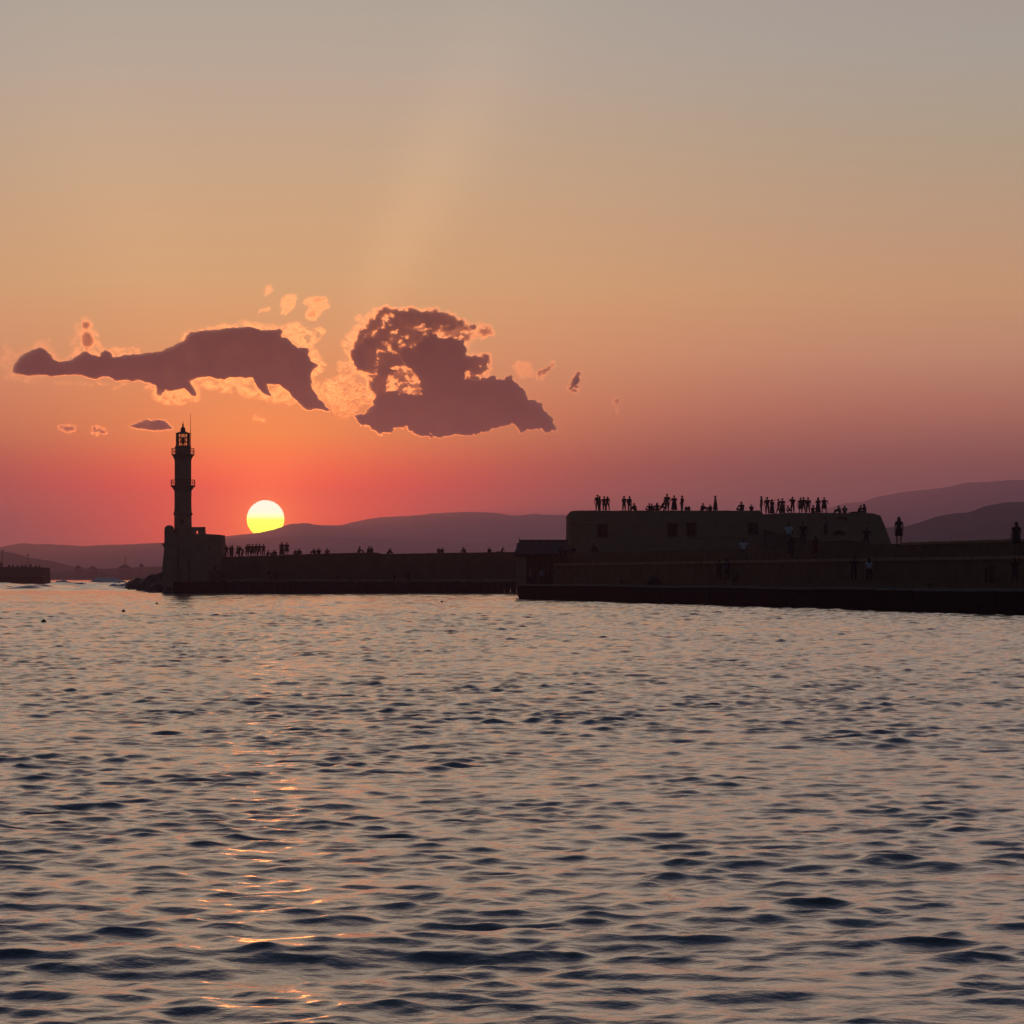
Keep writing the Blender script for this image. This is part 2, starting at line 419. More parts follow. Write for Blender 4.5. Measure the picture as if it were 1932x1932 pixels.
cloud((-20, 665, 570, 795), [(core1, 8.0, 1, 1.1), (A(ell(488, 295, 26, 24)), 3.5, 2, .9), (A(ell(495, 375, 38, 44)), 3.5, 3, 1.0), (A([(478,410),(505,410),(495,470),(485,470)]), 2.0, 1, .3)], wis1, 3,
      'long dark purple cloud shaped like a crocodile, above the lighthouse, with glowing edges', ragged=4.5)
c2 = [B([(265,695),(330,690),(370,640),(380,570),(470,565),(560,570),(640,580),(630,500),(590,450),(540,430),(530,370),(540,345),(620,310),(700,250),(740,265),(800,265),(880,265),(890,330),(870,380),(930,400),(900,440),(870,480),(940,510),(1000,480),(1040,475),(1080,500),(1130,487),(1170,515),(1200,560),(1225,590),(1230,610),(1290,630),(1320,680),(1360,700),(1390,750),(1395,790),(1340,790),(1270,780),(1190,790),(1140,760),(1080,780),(1030,780),(1000,800),(880,805),(700,820),(620,815),(540,765),(480,775),(470,810),(400,810),(330,770),(290,740)]),
      B([(270,300),(320,265),(370,260),(420,290),(380,330),(395,370),(370,430),(330,450),(280,440),(255,400),(250,350)]),
      B([(400,330),(440,340),(500,370),(540,370),(540,430),(450,440),(440,570),(400,590),(350,560),(345,490),(400,450),(410,400)])]
c2b = [B([(370,170),(400,115),(440,100),(460,130),(420,145),(380,200),(330,240),(290,290),(250,330),(262,280),(320,220)]),
       B([(470,130),(520,115),(580,130),(640,120),(700,110),(780,125),(830,155),(840,190),(800,190),(760,175),(720,190),(640,195),(600,200),(570,215),(540,200),(530,150)]),
       B([(860,380),(960,380),(1020,375),(1020,400),(980,410),(900,430),(850,420)]),
       B([(845,185),(880,170),(870,195)]), B([(915,190),(950,185),(950,210),(925,210)])]
wis2 = [(B([(200,310),(210,240),(260,220),(290,130),(370,105),(440,92),(560,100),(700,93),(800,130),(870,170),(960,178),(1000,200),(1055,245),(960,262),(900,290),(890,350),(960,365),(1035,380),(1015,440),(990,480),(900,520),(600,590),(380,630),(320,630),(330,500),(240,460),(165,480),(160,430),(215,380)]), .5),
        (B([(160,480),(240,460),(340,500),(380,620),(300,650),(270,700),(180,660),(60,600),(10,560),(80,520)]), .35)]
mot2 = [(B([(440, 440), (560, 440), (625, 480), (640, 590), (560, 580), (430, 575), (425, 450)]), .5, 5.0, -.03),
        (B([(250,330),(262,280),(290,240),(330,180),(370,125),(440,98),(560,108),(640,115),(700,105),(790,125),(850,160),(880,175),(870,200),(800,230),(720,240),(640,300),(560,330),(540,400),(420,560),(350,600),(330,480),(255,430)]), .6, 6.5, -.01),
        (B([(760,240),(880,190),(960,180),(1010,205),(1050,245),(950,270),(900,300),(890,350),(820,330),(740,280)]), .35, 4.0, .12),
        (B([(720,400),(760,340),(880,370),(960,365),(1035,380),(1020,430),(1000,490),(920,520),(860,480),(780,450)]), .6, 6.0, -.05)]
cloud((570, 1065, 565, 835), [(c2[0], 8.0, 1, 1.8), (c2[1], 7.0, 1, 1.7), (c2[2], 6.0, 1, 1.7)] + [(c, 6.0, 1, 1.3) for c in c2b], wis2, 7,
      'tall ragged dark purple cloud right of the sun, with glowing holes and curled top', ragged=6.0, mottles=mot2)
cloud((232, 345, 775, 825), [(A([(735,865),(760,850),(800,835),(830,818),(860,830),(890,825),(930,830),(965,860),(980,878),(900,885),(780,875)]), 7.0, 1, .9)], [(A([(700,880),(740,845),(790,815),(860,808),(940,820),(1000,890),(800,895)]), .12)], 12,
      'small flat mauve cloud just left of the lighthouse lantern', ragged=3.0)
small = [((100, 160, 795, 830), A(ell(390, 873, 42, 16)), 1.0, 'faint mauve cloudlet farthest left, low above the horizon hills'),
         ((165, 220, 795, 835), A(ell(565, 882, 36, 20)), 1.4, 'faint pink cloudlet between the flat mauve cloud and the frame edge'),
         ((488, 526, 530, 565), A([(1485,120),(1500,80),(1525,58),(1550,80),(1520,100)]), 1.3, 'small golden wisp, topmost of all the clouds'),
         ((485, 520, 570, 595), A(ell(1492, 200, 24, 12)), 1.0, 'tiny golden wisp under the topmost one'),
         ((522, 570, 550, 605), A([(1585,235),(1580,190),(1600,155),(1640,120),(1680,130),(1650,160),(1650,195),(1620,230)]), 1.5, 'narrow golden wisp between two others above the crocodile cloud'),
         ((566, 630, 550, 612), A([(1705,170),(1780,130),(1840,140),(1860,190),(1810,190),(1800,250),(1780,260),(1710,235),(1760,200)]), 2.0, 'largest golden wisp floating above the gap between the dark clouds'),
         ((960, 1012, 670, 725), B([(1140,440),(1180,400),(1260,410),(1270,450),(1290,490),(1220,495),(1180,470)]), .8, 'pale orange cloudlet right of the ragged cloud, nearest to it'),
         ((1005, 1055, 670, 725), B([(1290,500),(1300,460),(1350,440),(1380,400),(1400,410),(1370,440),(1325,500)]), 1.1, 'slanting mauve cloudlet second from the ragged cloud'),
         ((1065, 1105, 690, 745), B([(1470,540),(1500,490),(1510,455),(1545,460),(1530,490),(1510,560),(1490,560)]), 2.0, 'narrow dark cloudlet standing apart right of the ragged cloud'),
         ((1140, 1182, 738, 795), B([(1700,645),(1740,600),(1755,605),(1740,650),(1765,700),(1745,700),(1730,660)]), .9, 'faintest cloudlet, farthest right in the orange sky'),
         ((455, 505, 780, 805), A([(1420,815),(1450,800),(1490,815),(1480,830),(1430,828)]), .6, 'faint cloudlet above the setting sun, right of the lighthouse')]
for bx, poly, a, lab in small:
    dk = 5.0 if lab.split()[1] in ('mauve', 'pink', 'dark') or 'slanting' in lab or 'faintest' in lab else .8
    cloud(bx, [], [(poly, a * (.5 if dk < 1 else .15))], int(bx[0]) + 31, lab, 'cloudlets and wisps round the two dark clouds', step=.7, ragged=6.0, mottles=[(poly, a * .25, a * dk, .05)])

# ------------------------------------------------------------------ mesh helpers
def bm_obj(name, bm, material=None, parent=None, smooth=False, **props):
    me = bpy.data.meshes.new(name)
    bmesh.ops.recalc_face_normals(bm, faces=bm.faces)
    bm.to_mesh(me); bm.free()
    if smooth:
        me.polygons.foreach_set('use_smooth', np.ones(len(me.polygons), dtype=bool))
    return new_obj(name, me, material, parent, **props)
def thing(name, label, cat, loc=(0, 0, 0), group=None, kind=None):
    o = bpy.data.objects.new(name, None); COL.objects.link(o); o.location = loc
    o.empty_display_size = .5
    if label: o['label'] = label
    if cat: o['category'] = cat
    if group: o['group'] = group
    if kind: o['kind'] = kind
    return o
def box(bm, x0, x1, y0, y1, z0, z1):
    return bmesh.ops.create_cube(bm, size=1, matrix=Matrix.Translation(((x0 + x1) / 2, (y0 + y1) / 2, (z0 + z1) / 2)) @ Matrix.Diagonal((x1 - x0, y1 - y0, z1 - z0, 1)))
def tube(bm, a, b, r0, r1=None, n=6):
    a, b = Vector(a), Vector(b); d = b - a; L = d.length
    q = d.to_track_quat('Z', 'Y').to_matrix().to_4x4()
    bmesh.ops.create_cone(bm, cap_ends=True, segments=n, radius1=r0, radius2=r0 if r1 is None else r1, depth=L, matrix=Matrix.Translation((a + b) / 2) @ q)
def lathe(bm, prof, n=24, c=(0, 0), rot=0.0, cap=True):
    rings = []
    for r, z in prof:
        rings.append([bm.verts.new((c[0] + r * math.cos(rot + 2 * math.pi * i / n), c[1] + r * math.sin(rot + 2 * math.pi * i / n), z)) for i in range(n)])
    for a, b in zip(rings, rings[1:]):
        for i in range(n):
            bm.faces.new((a[i], a[(i + 1) % n], b[(i + 1) % n], b[i]))
    if cap:
        bm.faces.new(rings[0][::-1]); bm.faces.new(rings[-1])
def slab(bm, outer, holes, y0, y1, recess=None):
    """a wall standing in the XZ plane, front at y0 and back at y1; holes go through or are recessed to y0 + recess"""
    loops = [outer] + holes
    tris = tessellate_polygon([[Vector((x, z, 0)) for x, z in lp] for lp in loops])
    flat = [p for lp in loops for p in lp]
    vf = [bm.verts.new((x, y0, z)) for x, z in flat]
    for t in tris:
        try: bm.faces.new([vf[i] for i in t])
        except ValueError: pass
    if recess is None:
        vb = [bm.verts.new((x, y1, z)) for x, z in flat]
        for t in tris:
            try: bm.faces.new([vb[i] for i in t][::-1])
            except ValueError: pass
        k = 0
        for lp in loops:
            n = len(lp)
            for i in range(n):
                a, b = k + i, k + (i + 1) % n
                bm.faces.new((vf[a], vf[b], vb[b], vb[a]))
            k += n
        return
    n = len(outer)
    vb = [bm.verts.new((x, y1, z)) for x, z in outer]
    for i in range(n): bm.faces.new((vf[i], vf[(i + 1) % n], vb[(i + 1) % n], vb[i]))
    bm.faces.new(vb[::-1])
    k = n
    for lp in holes:
        m_ = len(lp)
        vr = [bm.verts.new((x, y0 + recess, z)) for x, z in lp]
        for i in range(m_): bm.faces.new((vf[k + i], vf[k + (i + 1) % m_], vr[(i + 1) % m_], vr[i]))
        bm.faces.new(vr)
        k += m_
def rect(x0, x1, z0, z1): return [(x0, z0), (x1, z0), (x1, z1), (x0, z1)]

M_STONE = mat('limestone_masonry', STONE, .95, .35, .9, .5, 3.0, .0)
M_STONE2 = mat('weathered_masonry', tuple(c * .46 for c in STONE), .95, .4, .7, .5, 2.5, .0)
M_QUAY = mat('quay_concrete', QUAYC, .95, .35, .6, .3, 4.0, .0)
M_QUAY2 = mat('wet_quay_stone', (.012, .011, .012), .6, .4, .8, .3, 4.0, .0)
M_PAVE = mat('skylit_paving', (.17, .165, .17), .9, .35, .8, .3, 3.0, .0)  # paler than the quay blocks: sky light on the top put into the colour
M_METAL = mat('painted_iron', (.05, .05, .055), .5, .2, 3, 0, 1, .4)
M_DARK = mat('unlit_interior', (.02, .018, .016), .95, .2)  # near-black for shade inside window openings; also used on door and heap
M_ROCK = mat('wet_rock', (.06, .052, .045), .7, .4, .6, .6, 2.0, .3)
M_ROOF = mat('grey_roof_sheet', (.06, .055, .06), .85, .25, 2.0)
M_WOOD = mat('dark_timber', (.07, .05, .035), .8, .3, 3.0)
M_FOAM = mat('sea_foam', (.80, .78, .80), .9, .35, .5, .6, 1.2, .2)
M_GLASS = bpy.data.materials.new('lantern_glass'); M_GLASS.use_nodes = True
g = NT(M_GLASS.node_tree); g.n.remove(g.n['Principled BSDF'])
tr = g.add('ShaderNodeBsdfTransparent'); tr.inputs[0].default_value = (.93, .92, .9, 1)
gl = g.add('ShaderNodeBsdfGlossy'); gl.inputs['Roughness'].default_value = .05
fr = g.add('ShaderNodeFresnel', i_IOR=1.45)
mx = g.add('ShaderNodeMixShader', i_0=fr.outputs[0], i_1=tr.outputs[0], i_2=gl.outputs[0])
g.l.new(mx.outputs[0], g.n['Material Output'].inputs['Surface'])

# ------------------------------------------------------------------ lighthouse on its mole
LY = 463.0
K = .1838
def LX(cx): return PX(290.6 + cx * K, LY)
def LZ(cy): return PZ(768.4 + cy * K, LY)
def LR(hw): return hw * K * LY / FPX
AX = LX(297)
lh = thing('lighthouse', 'tall slender stone lighthouse with two railed galleries and a glazed lantern', 'lighthouse', (AX, LY, LZ(1640)))
Z0 = LZ(1640)
def lz(cy): return LZ(cy) - Z0
def part(name, prof, n, material=M_STONE, rot=0.0, parent=lh, smooth=False):
    bm = bmesh.new(); lathe(bm, [(LR(r), lz(c)) for r, c in prof], n, rot=rot)
    return bm_obj(name, bm, material, parent, smooth=smooth)
lower = part('lower_shaft', [(100, 1680), (98, 1400), (94, 1235), (92, 1110)], 8, rot=R(22.5))
part('cornice', [(93, 1110), (103, 1100), (103, 1088), (92, 1080)], 8, rot=R(22.5))
part('middle_shaft', [(91, 1080), (88, 1040), (87, 960), (89, 852)], 16)
part('upper_shaft', [(86, 800), (85, 700), (86, 540)], 32, smooth=False)
for nm, prof in (('lower_gallery', [(89, 856), (96, 846), (106, 832), (112, 822), (126, 814), (126, 803), (86, 802)]),
                 ('upper_gallery', [(86, 548), (90, 530), (98, 515), (106, 500), (118, 492), (119, 484), (82, 483)])):
    gal = part(nm, prof, 32)
    hw, zb, zt = (123, 803, 746) if nm == 'lower_gallery' else (115, 484, 422)
    bm = bmesh.new(); r = LR(hw)
    n = 20
    for i in range(n):
        a = 2 * math.pi * i / n + .05
        tube(bm, (r * math.cos(a), r * math.sin(a), lz(zb)), (r * math.cos(a), r * math.sin(a), lz(zt)), .028)
    for zz in (zt, (zt + zb) / 2):
        for i in range(40):
            a, b_ = 2 * math.pi * i / 40, 2 * math.pi * (i + 1) / 40
            tube(bm, (r * math.cos(a), r * math.sin(a), lz(zz)), (r * math.cos(b_), r * math.sin(b_), lz(zz)), .022, n=4)
    bm_obj('railing', bm, M_METAL, gal)
part('watch_room', [(82, 484), (82, 412), (84, 408), (84, 402), (76, 398)], 16)
lan = part('lantern', [(75, 404), (75, 396), (68, 395)], 12, M_METAL)
r = LR(70)
for i in range(12):
    a = 2 * math.pi * i / 12 + R(15)
    b_ = a + 2 * math.pi / 12
    bm = bmesh.new(); tube(bm, (r * math.cos(a), r * math.sin(a), lz(400)), (r * math.cos(a), r * math.sin(a), lz(266)), .05)
    bm_obj('mullion', bm, M_METAL, lan)
    bm = bmesh.new()
    p = [(r * .985 * math.cos(t), r * .985 * math.sin(t)) for t in (a, b_)]
    q = [(r * .965 * math.cos(t), r * .965 * math.sin(t)) for t in (a, b_)]
    vs = [bm.verts.new((x, y, z)) for (x, y) in (p[0], p[1], q[1], q[0]) for z in (lz(398), lz(268))]
    for f in ((0, 2, 3, 1), (2, 4, 5, 3), (4, 6, 7, 5), (6, 0, 1, 7), (0, 6, 4, 2), (1, 3, 5, 7)): bm.faces.new([vs[k] for k in f])
    bm_obj('pane', bm, M_GLASS, lan)
for cy in (312, 356):
    bm = bmesh.new()
    for i in range(12):
        a = 2 * math.pi * i / 12 + R(15); b_ = a + 2 * math.pi / 12
        tube(bm, (r * math.cos(a), r * math.sin(a), lz(cy)), (r * math.cos(b_), r * math.sin(b_), lz(cy)), .045)
    bm_obj('glazing_bar', bm, M_METAL, lan)
part('lamp', [(5, 402), (5, 375), (15, 370), (20, 352), (20, 330), (14, 314), (6, 310)], 12, M_METAL)
part('roof', [(76, 272), (77, 266), (60, 260), (42, 255), (30, 250), (25, 246), (25, 226), (21, 214), (13, 203), (8, 198)], 24, M_METAL, smooth=False)
part('finial', [(7, 200), (9, 190), (10, 182), (7, 174), (4, 168), (3, 150), (.5, 148)], 10, M_METAL)
bm = bmesh.new()
mx0 = LX(376) - AX
tube(bm, (mx0, -.1, lz(482)), (mx0, -.1, lz(250)), .05); tube(bm, (mx0, -.1, lz(250)), (mx0, -.1, lz(62)), .04, .025)
bm_obj('mast', bm, M_METAL, lh)
bm = bmesh.new()
fz = -LR(95) - .02
for (x0, x1, z0, z1) in ((-.25, -.16, 0, .62), (.16, .25, 0, .62), (-.25, .25, .62, .72), (-.25, .25, -.1, 0)):
    box(bm, x0 + .06, x1 + .06, fz - .06, fz + .35, lz(1185) + z0, lz(1185) + z1)
wf = bm_obj('window', bm, M_STONE2, lh)
bm = bmesh.new(); box(bm, -.1, .22, fz + .03, fz + .3, lz(1185), lz(1185) + .62); bm_obj('pane', bm, M_DARK, wf)  # near-black panel in place of the shade inside the window

# fortified base
fb = thing('lighthouse_fort', 'small stone fort with a round sentry turret wrapped round the lighthouse foot', 'fort', (AX, LY, 0))
def FX(cx): return LX(cx) - AX
def FZ(cy): return LZ(cy)
Lp = lambda pts: [(FX(x), FZ(y)) for x, y in pts]
bm = bmesh.new()
slab(bm, Lp([(100, 1850), (106, 1640), (122, 1480), (126, 1440), (128, 1300), (395, 1300), (540, 1302), (620, 1306), (694, 1311), (699, 1390), (708, 1460), (716, 1535), (722, 1650), (728, 1850)]), [Lp([(575, 1440), (600, 1440), (600, 1480), (575, 1480)][::1]), Lp([(465, 1445), (492, 1445), (492, 1480), (465, 1480)]), Lp([(290, 1330), (308, 1330), (308, 1365), (290, 1365)])], -2.6, 5.5, recess=.7)
bm_obj('base_wall', bm, M_STONE, fb)
bm = bmesh.new()
slab(bm, Lp([(385, 1300), (385, 1230), (470, 1231), (533, 1229), (536, 1300)]), [Lp([(441, 1308 - 4), (460, 1308 - 4), (460, 1272), (450, 1266), (441, 1272)])], -1.4, -.7)
bm_obj('gatehouse', bm, M_STONE, fb)
bm = bmesh.new()
c = (FX(165), -1.2)
lathe(bm, [(LR(.8 * 40), FZ(1460)), (LR(42), FZ(1440)), (LR(50), FZ(1400)), (LR(50), FZ(1262)), (LR(47), FZ(1240)), (LR(38), FZ(1225)), (LR(22), FZ(1215)), (LR(4), FZ(1212))], 20, c)
bm_obj('sentry_turret', bm, M_STONE, fb)
bm = bmesh.new()
slab(bm, Lp([(88, 1398), (130, 1398), (130, 1470), (122, 1468), (112, 1435), (100, 1414), (88, 1408)]), [], -1.8, -.6)
bm_obj('corbel', bm, M_STONE, fb)
bm = bmesh.new()
slab(bm, Lp([(690, 1388), (711, 1390), (709, 1404), (692, 1406)]), [], -2.2, -1.0)
bm_obj('corbel', bm, M_STONE, fb)
for cx in (268, 378):
    bm = bmesh.new(); box(bm, FX(cx) - .12, FX(cx) + .12, -2.95, -2.6, 1.7, FZ(1560 if cx > 300 else 1420))
    bm_obj('buttress', bm, M_STONE2, fb)

# harbour wall from lighthouse to the shed
MY = 458.0
wl = thing('harbour_wall', 'long low dark stone harbour wall running from lighthouse to shed', 'wall', (0, MY, 0))
top = [(421, 1050.9), (470, 1049.5), (520, 1047.6), (546, 1046.6), (600, 1044.9), (640, 1043.6), (680, 1042.7), (711, 1042.2), (714, 1043.4), (716, 1045.2), (760, 1044.6), (820, 1043.4), (880, 1042.6), (930, 1041.9), (990, 1041.0)]
tx = np.arange(421, 990.1, 4)
tz = interp(top, tx) + .28 * fbm(tx / 9, tx * 0, 4, 21)
bm = bmesh.new()
ol = [(PX(421, MY), 0.5)] + [(PX(990, MY), .5)] + [(PX(x, MY), PZ(z, MY)) for x, z in zip(tx[::-1], tz[::-1])]
slab(bm, ol, [], 0, 7.5, recess=.3)
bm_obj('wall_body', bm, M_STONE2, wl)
bm = bmesh.new()
for i in range(16):
    x0 = PX(425 + i * 35, MY); x1 = PX(425 + (i + 1) * 35, MY)
    box(bm, x0 + .02, x1 - .02, -.45 - .05 * (i % 2), .02, 1.4, 1.95 + .05 * math.sin(i * 2.3))
bm_obj('footing', bm, M_STONE, wl)
# quay in front of it
qz = PZ(1097.6, 452)
bm = bmesh.new()
qx = np.arange(327, 1000, 12)
for i, (a, b_) in enumerate(zip(qx, qx[1:])):
    d_ = .12 * math.sin(i * 1.7) + .08 * math.sin(i * 4.1)
    box(bm, PX(a, 452) + .015, PX(b_, 452) - .015, 452 + d_, 459.5, -.9, qz + .05 * math.sin(i * 2.9))
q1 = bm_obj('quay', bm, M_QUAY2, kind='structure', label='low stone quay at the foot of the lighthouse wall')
bm = bmesh.new()
lathe(bm, [(.22, 0), (.2, .35), (.32, .45), (.3, .62), (.1, .66)], 12)
bol_me = None
def bollard(loc, label, s=1.0):
    global bol_me
    if bol_me is None:
        b_ = bmesh.new(); lathe(b_, [(.26, 0), (.24, .06), (.17, .1), (.16, .42), (.25, .52), (.26, .62), (.18, .7), (.05, .72)], 14)
        bol_me = bpy.data.meshes.new('bollard'); b_.to_mesh(bol_me); b_.free(); bol_me.materials.append(M_METAL)
    o = new_obj('bollard', bol_me, label=label, category='bollard', group='mooring bollards on the quays'); o.location = loc; o.scale = (s, s, s)
bm.free()
bollard((PX(434.6, 453.4), 453.4, qz), 'dark mooring bollard on the quay edge below the lighthouse fort')
bollard((PX(661.5, 453.4), 453.4, qz), 'dark mooring bollard on the quay midway along the harbour wall')

# rocks and surf at the lighthouse foot
def blob(cx, cy, cz, rx, ry, rz, seed, sub=3, amp=.25):
    bm = bmesh.new(); bmesh.ops.create_icosphere(bm, subdivisions=sub, radius=1)
    for v in bm.verts:
        n = v.co.normalized()
        d = 1 + amp * (mnoise.noise(n * 1.7 + Vector((seed, 0, 0))) + .5 * mnoise.noise(n * 4.1 + Vector((0, seed, 0))) + .3 * mnoise.noise(n * 9 + Vector((0, 0, seed))))
        v.co = Vector((n.x * rx * d, n.y * ry * d, n.z * rz * d))
    return bm, (cx, cy, cz)
random.seed(4)
for px_, py_, w_, y_ in ((262, 1100, 22, 560), (285, 1096, 26, 530), (303, 1093, 26, 500), (318, 1098, 24, 480), (300, 1107, 22, 470), (250, 1104, 16, 575), (322, 1108, 16, 462)):
    rx = w_ * y_ / FPX; zt = PZ(py_ - 6, y_)
    bm, loc = blob(PX(px_, y_), y_, 0, rx, rx * 1.3, zt + .3, px_)
    o = bm_obj('boulder', bm, M_ROCK, group='wet boulders at the lighthouse foot', category='boulder',
               label={262: 'low wet boulder second from the open-water end of the rocks', 285: 'broad wet boulder in the middle of the slope below the turret', 303: 'tall wet boulder against the left side of the fort', 318: 'dark boulder tucked under the sentry turret', 300: 'flat boulder in front at the waterline left of the quay', 250: 'outermost small boulder where the surf breaks', 322: 'small boulder next to the corner of the quay'}[px_])
    o.location = loc
def surf(name, px0, px1, Y, h, dep, seed):
    xs = np.linspace(PX(px0, Y), PX(px1, Y), 90); ys = np.linspace(-dep, dep, 40)
    Xg, Yg = np.meshgrid(xs, ys)
    u = (Xg - xs[0]) / (xs[-1] - xs[0]); v = Yg / dep
    env = np.sin(np.pi * np.clip(u, 0, 1)) ** .6 * np.exp(-(v * 1.6) ** 2)
    Z = h * env * (.30 + .9 * fbm(Xg / 5, Yg / 7, 6, seed, .6) + .25 * np.sin(u * 9 + seed)) - .12
    n = 90
    i = np.arange(39)[:, None] * n + np.arange(n - 1)[None, :]
    f = np.stack([i, i + 1, i + n + 1, i + n], -1).reshape(-1, 4)
    V = np.stack([Xg.ravel(), Y + Yg.ravel(), Z.ravel()], 1)
    return new_obj(name, mesh_np(name, V, f, True), M_FOAM, kind='stuff', label='white surf breaking in the harbour mouth', category='surf')
surf('surf', 150, 290, 610, 2.9, 14, 2)
surf('surf', 70, 215, 720, 2.3, 12, 5)
surf('surf', 90, 260, 900, 2.8, 14, 8)
surf('surf', 232, 332, 468, .5, 6, 11)

# dark pier across the harbour mouth
py0 = 850.0
pr = thing('pier', 'dark stone pier crowded with sitting people, across the harbour mouth at the left edge', 'pier', (0, py0, 0))
bm = bmesh.new()
px_ = np.arange(-60, 80.1, 4)
zt = PZ(interp([(-60, 1068), (0, 1069), (30, 1070), (60, 1070), (80, 1072)], px_) + 1.6 * fbm(px_ / 9, px_ * 0, 4, 5), py0)
slab(bm, [(PX(-60, py0), -.8), (PX(82.5, py0), -.8), (PX(81, py0), PZ(1095, py0))] + [(PX(a, py0), b_) for a, b_ in zip(px_[::-1], zt[::-1])], [], 0, 14)
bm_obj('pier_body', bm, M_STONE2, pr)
bm = bmesh.new(); slab(bm, [(PX(-60, py0), -.8), (PX(81.5, py0), -.8), (PX(80.6, py0), PZ(1089, py0)), (PX(-60, py0), PZ(1087, py0))], [], -2.2, -.05)
bm_obj('ledge', bm, M_QUAY2, pr)
for pxl, pyt, lab in ((2.6, 1039, 'tall thin lamp post on the dark pier at the frame edge'), (50.2, 1048, 'shorter lamp post on the dark pier near its end')):
    zb = PZ(1070, py0) - .2
    t = thing('lamp_post', lab, 'lamp post', (PX(pxl, py0), py0 + 2, zb), 'lamp posts on the pier')
    H = PZ(pyt, py0) - zb
    bm = bmesh.new(); tube(bm, (0, 0, 0), (0, 0, H), .09, .06, 8); bm_obj('post', bm, M_METAL, t)
    bm = bmesh.new(); box(bm, -.35, .35, -.15, .15, H, H + .22); bm_obj('lamp_head', bm, M_METAL, t)
    bm = bmesh.new(); lathe(bm, [(.2, 0), (.2, .25), (.1, .35)], 8); bm_obj('base', bm, M_METAL, t)
# low things along the far shore
def far_house(px0, px1, pt, pb, Y, label, roof=True, spire=0):
    x0, x1 = PX(px0, Y), PX(px1, Y); z0, z1 = PZ(pb, Y) - 6, PZ(pt, Y)
    t = thing('building', label, 'building', ((x0 + x1) / 2, Y, z0), 'buildings on the far shore')
    w2 = (x1 - x0) / 2; H = z1 - z0
    bm = bmesh.new(); box(bm, -w2, w2, 0, 8, 0, H * .72); bm_obj('wall', bm, M_STONE, t)
    bm = bmesh.new(); slab(bm, [(-w2 * 1.05, H * .72), (w2 * 1.05, H * .72), (w2 * .1, H), (-w2 * .1, H)], [], -.3, 8.3); bm_obj('roof', bm, M_ROOF, t)
    if spire:
        bm = bmesh.new(); tube(bm, (0, 4, H - .5), (0, 4, H + spire), .5, .15, 8); bm_obj('tower', bm, M_STONE, t)
far_house(141, 152, 1066.5, 1071, 2240, 'low gabled building on the far shore, farthest left of the shore buildings')
far_house(166, 181, 1067.8, 1072, 2240, 'wide low building on the far shore, second from the left')
far_house(224, 246, 1065, 1070, 2240, 'building with a thin tower on the far shore behind the surf', spire=6)
far_house(262, 270, 1062.5, 1069, 2240, 'narrow steep-roofed building on the far shore nearest the lighthouse')

# buoys
by_me = None
for px_, py_, lab in ((82.5, 1175, 'round dark buoy floating alone at the left, nearest of the buoys'), (233, 1155, 'small dark buoy floating below the surf'), (296, 1140.5, 'small dark buoy floating off the quay corner'), (834, 1137, 'tiny dark buoy floating off the middle of the harbour wall')):
    Y = EYE * FPX / (py_ - HORIZ)
    t = thing('buoy', lab, 'buoy', (PX(px_, Y), Y, 0), 'dark mooring buoys')
    bm = bmesh.new(); lathe(bm, [(.02, -.12), (.1, -.07), (.14, .02), (.12, .1), (.06, .15), (.02, .16)], 14); bm_obj('float', bm, M_METAL, t, smooth=True)
    bm = bmesh.new(); tube(bm, (0, 0, .15), (0, 0, .22), .02); bm_obj('ring', bm, M_METAL, t)

# ------------------------------------------------------------------ the near mole with its terraces
A0 = Vector((PX(975, 334), 334, 0)); B0 = Vector((PX(1932, 195), 195, 0))
U = (B0 - A0).normalized(); NV = Vector((-U.y, U.x, 0))       # NV points to the right, into the mole
if NV.x < 0: NV = -NV
LEN = (B0 - A0).length + 60
def ML(s, off, z=0): return A0 + U * s + NV * off + Vector((0, 0, z))
def s_at(px, off):
    """distance along the mole at which the line at this offset lies under a column of the photograph"""
    k = (px - 966) / FPX; o = A0 + NV * off
    return (k * o.y - o.x) / (U.x - k * U.y)
def mbox(bm, s0, s1, o0, o1, z0, z1):
    vs = [bm.verts.new(ML(s, o, z)) for s in (s0, s1) for o in (o0, o1) for z in (z0, z1)]
    for f in ((0, 1, 3, 2), (4, 6, 7, 5), (0, 4, 5, 1), (2, 3, 7, 6), (0, 2, 6, 4), (1, 5, 7, 3)): bm.faces.new([vs[i] for i in f])
QZ, SZ, TZ1, TZ2 = 1.38, 1.9, 3.6, 4.75
O1, O2, O3 = 2.6, 4.2, 7.1
mq = thing('mole_quay', None, None, kind='structure')
random.seed(7)
cuts = [-.2, s_at(1064, 0), s_at(1160, 0), s_at(1212, 0)]
while cuts[-1] < LEN: cuts.append(cuts[-1] + random.uniform(6, 9.5))
for i, (a, b_) in enumerate(zip(cuts, cuts[1:])):
    bm = bmesh.new()
    o_ = -.05 + (.2 if i == 0 else .06 * math.sin(i * 2.1))
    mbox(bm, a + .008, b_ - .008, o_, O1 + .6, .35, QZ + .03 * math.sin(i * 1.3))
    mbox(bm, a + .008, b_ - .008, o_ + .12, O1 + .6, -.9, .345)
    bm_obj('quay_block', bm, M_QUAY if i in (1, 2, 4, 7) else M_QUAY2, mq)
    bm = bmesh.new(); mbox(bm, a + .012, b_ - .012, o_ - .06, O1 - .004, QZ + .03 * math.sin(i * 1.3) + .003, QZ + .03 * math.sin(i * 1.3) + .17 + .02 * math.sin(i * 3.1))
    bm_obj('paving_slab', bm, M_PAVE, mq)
bm = bmesh.new(); box(bm, .75, 45, 334.6, 459, -.9, QZ - .02); mbox(bm, -.24, LEN, O1 + .61, 60, -.9, QZ - .02)
bm_obj('quay_fill', bm, M_QUAY2, mq)
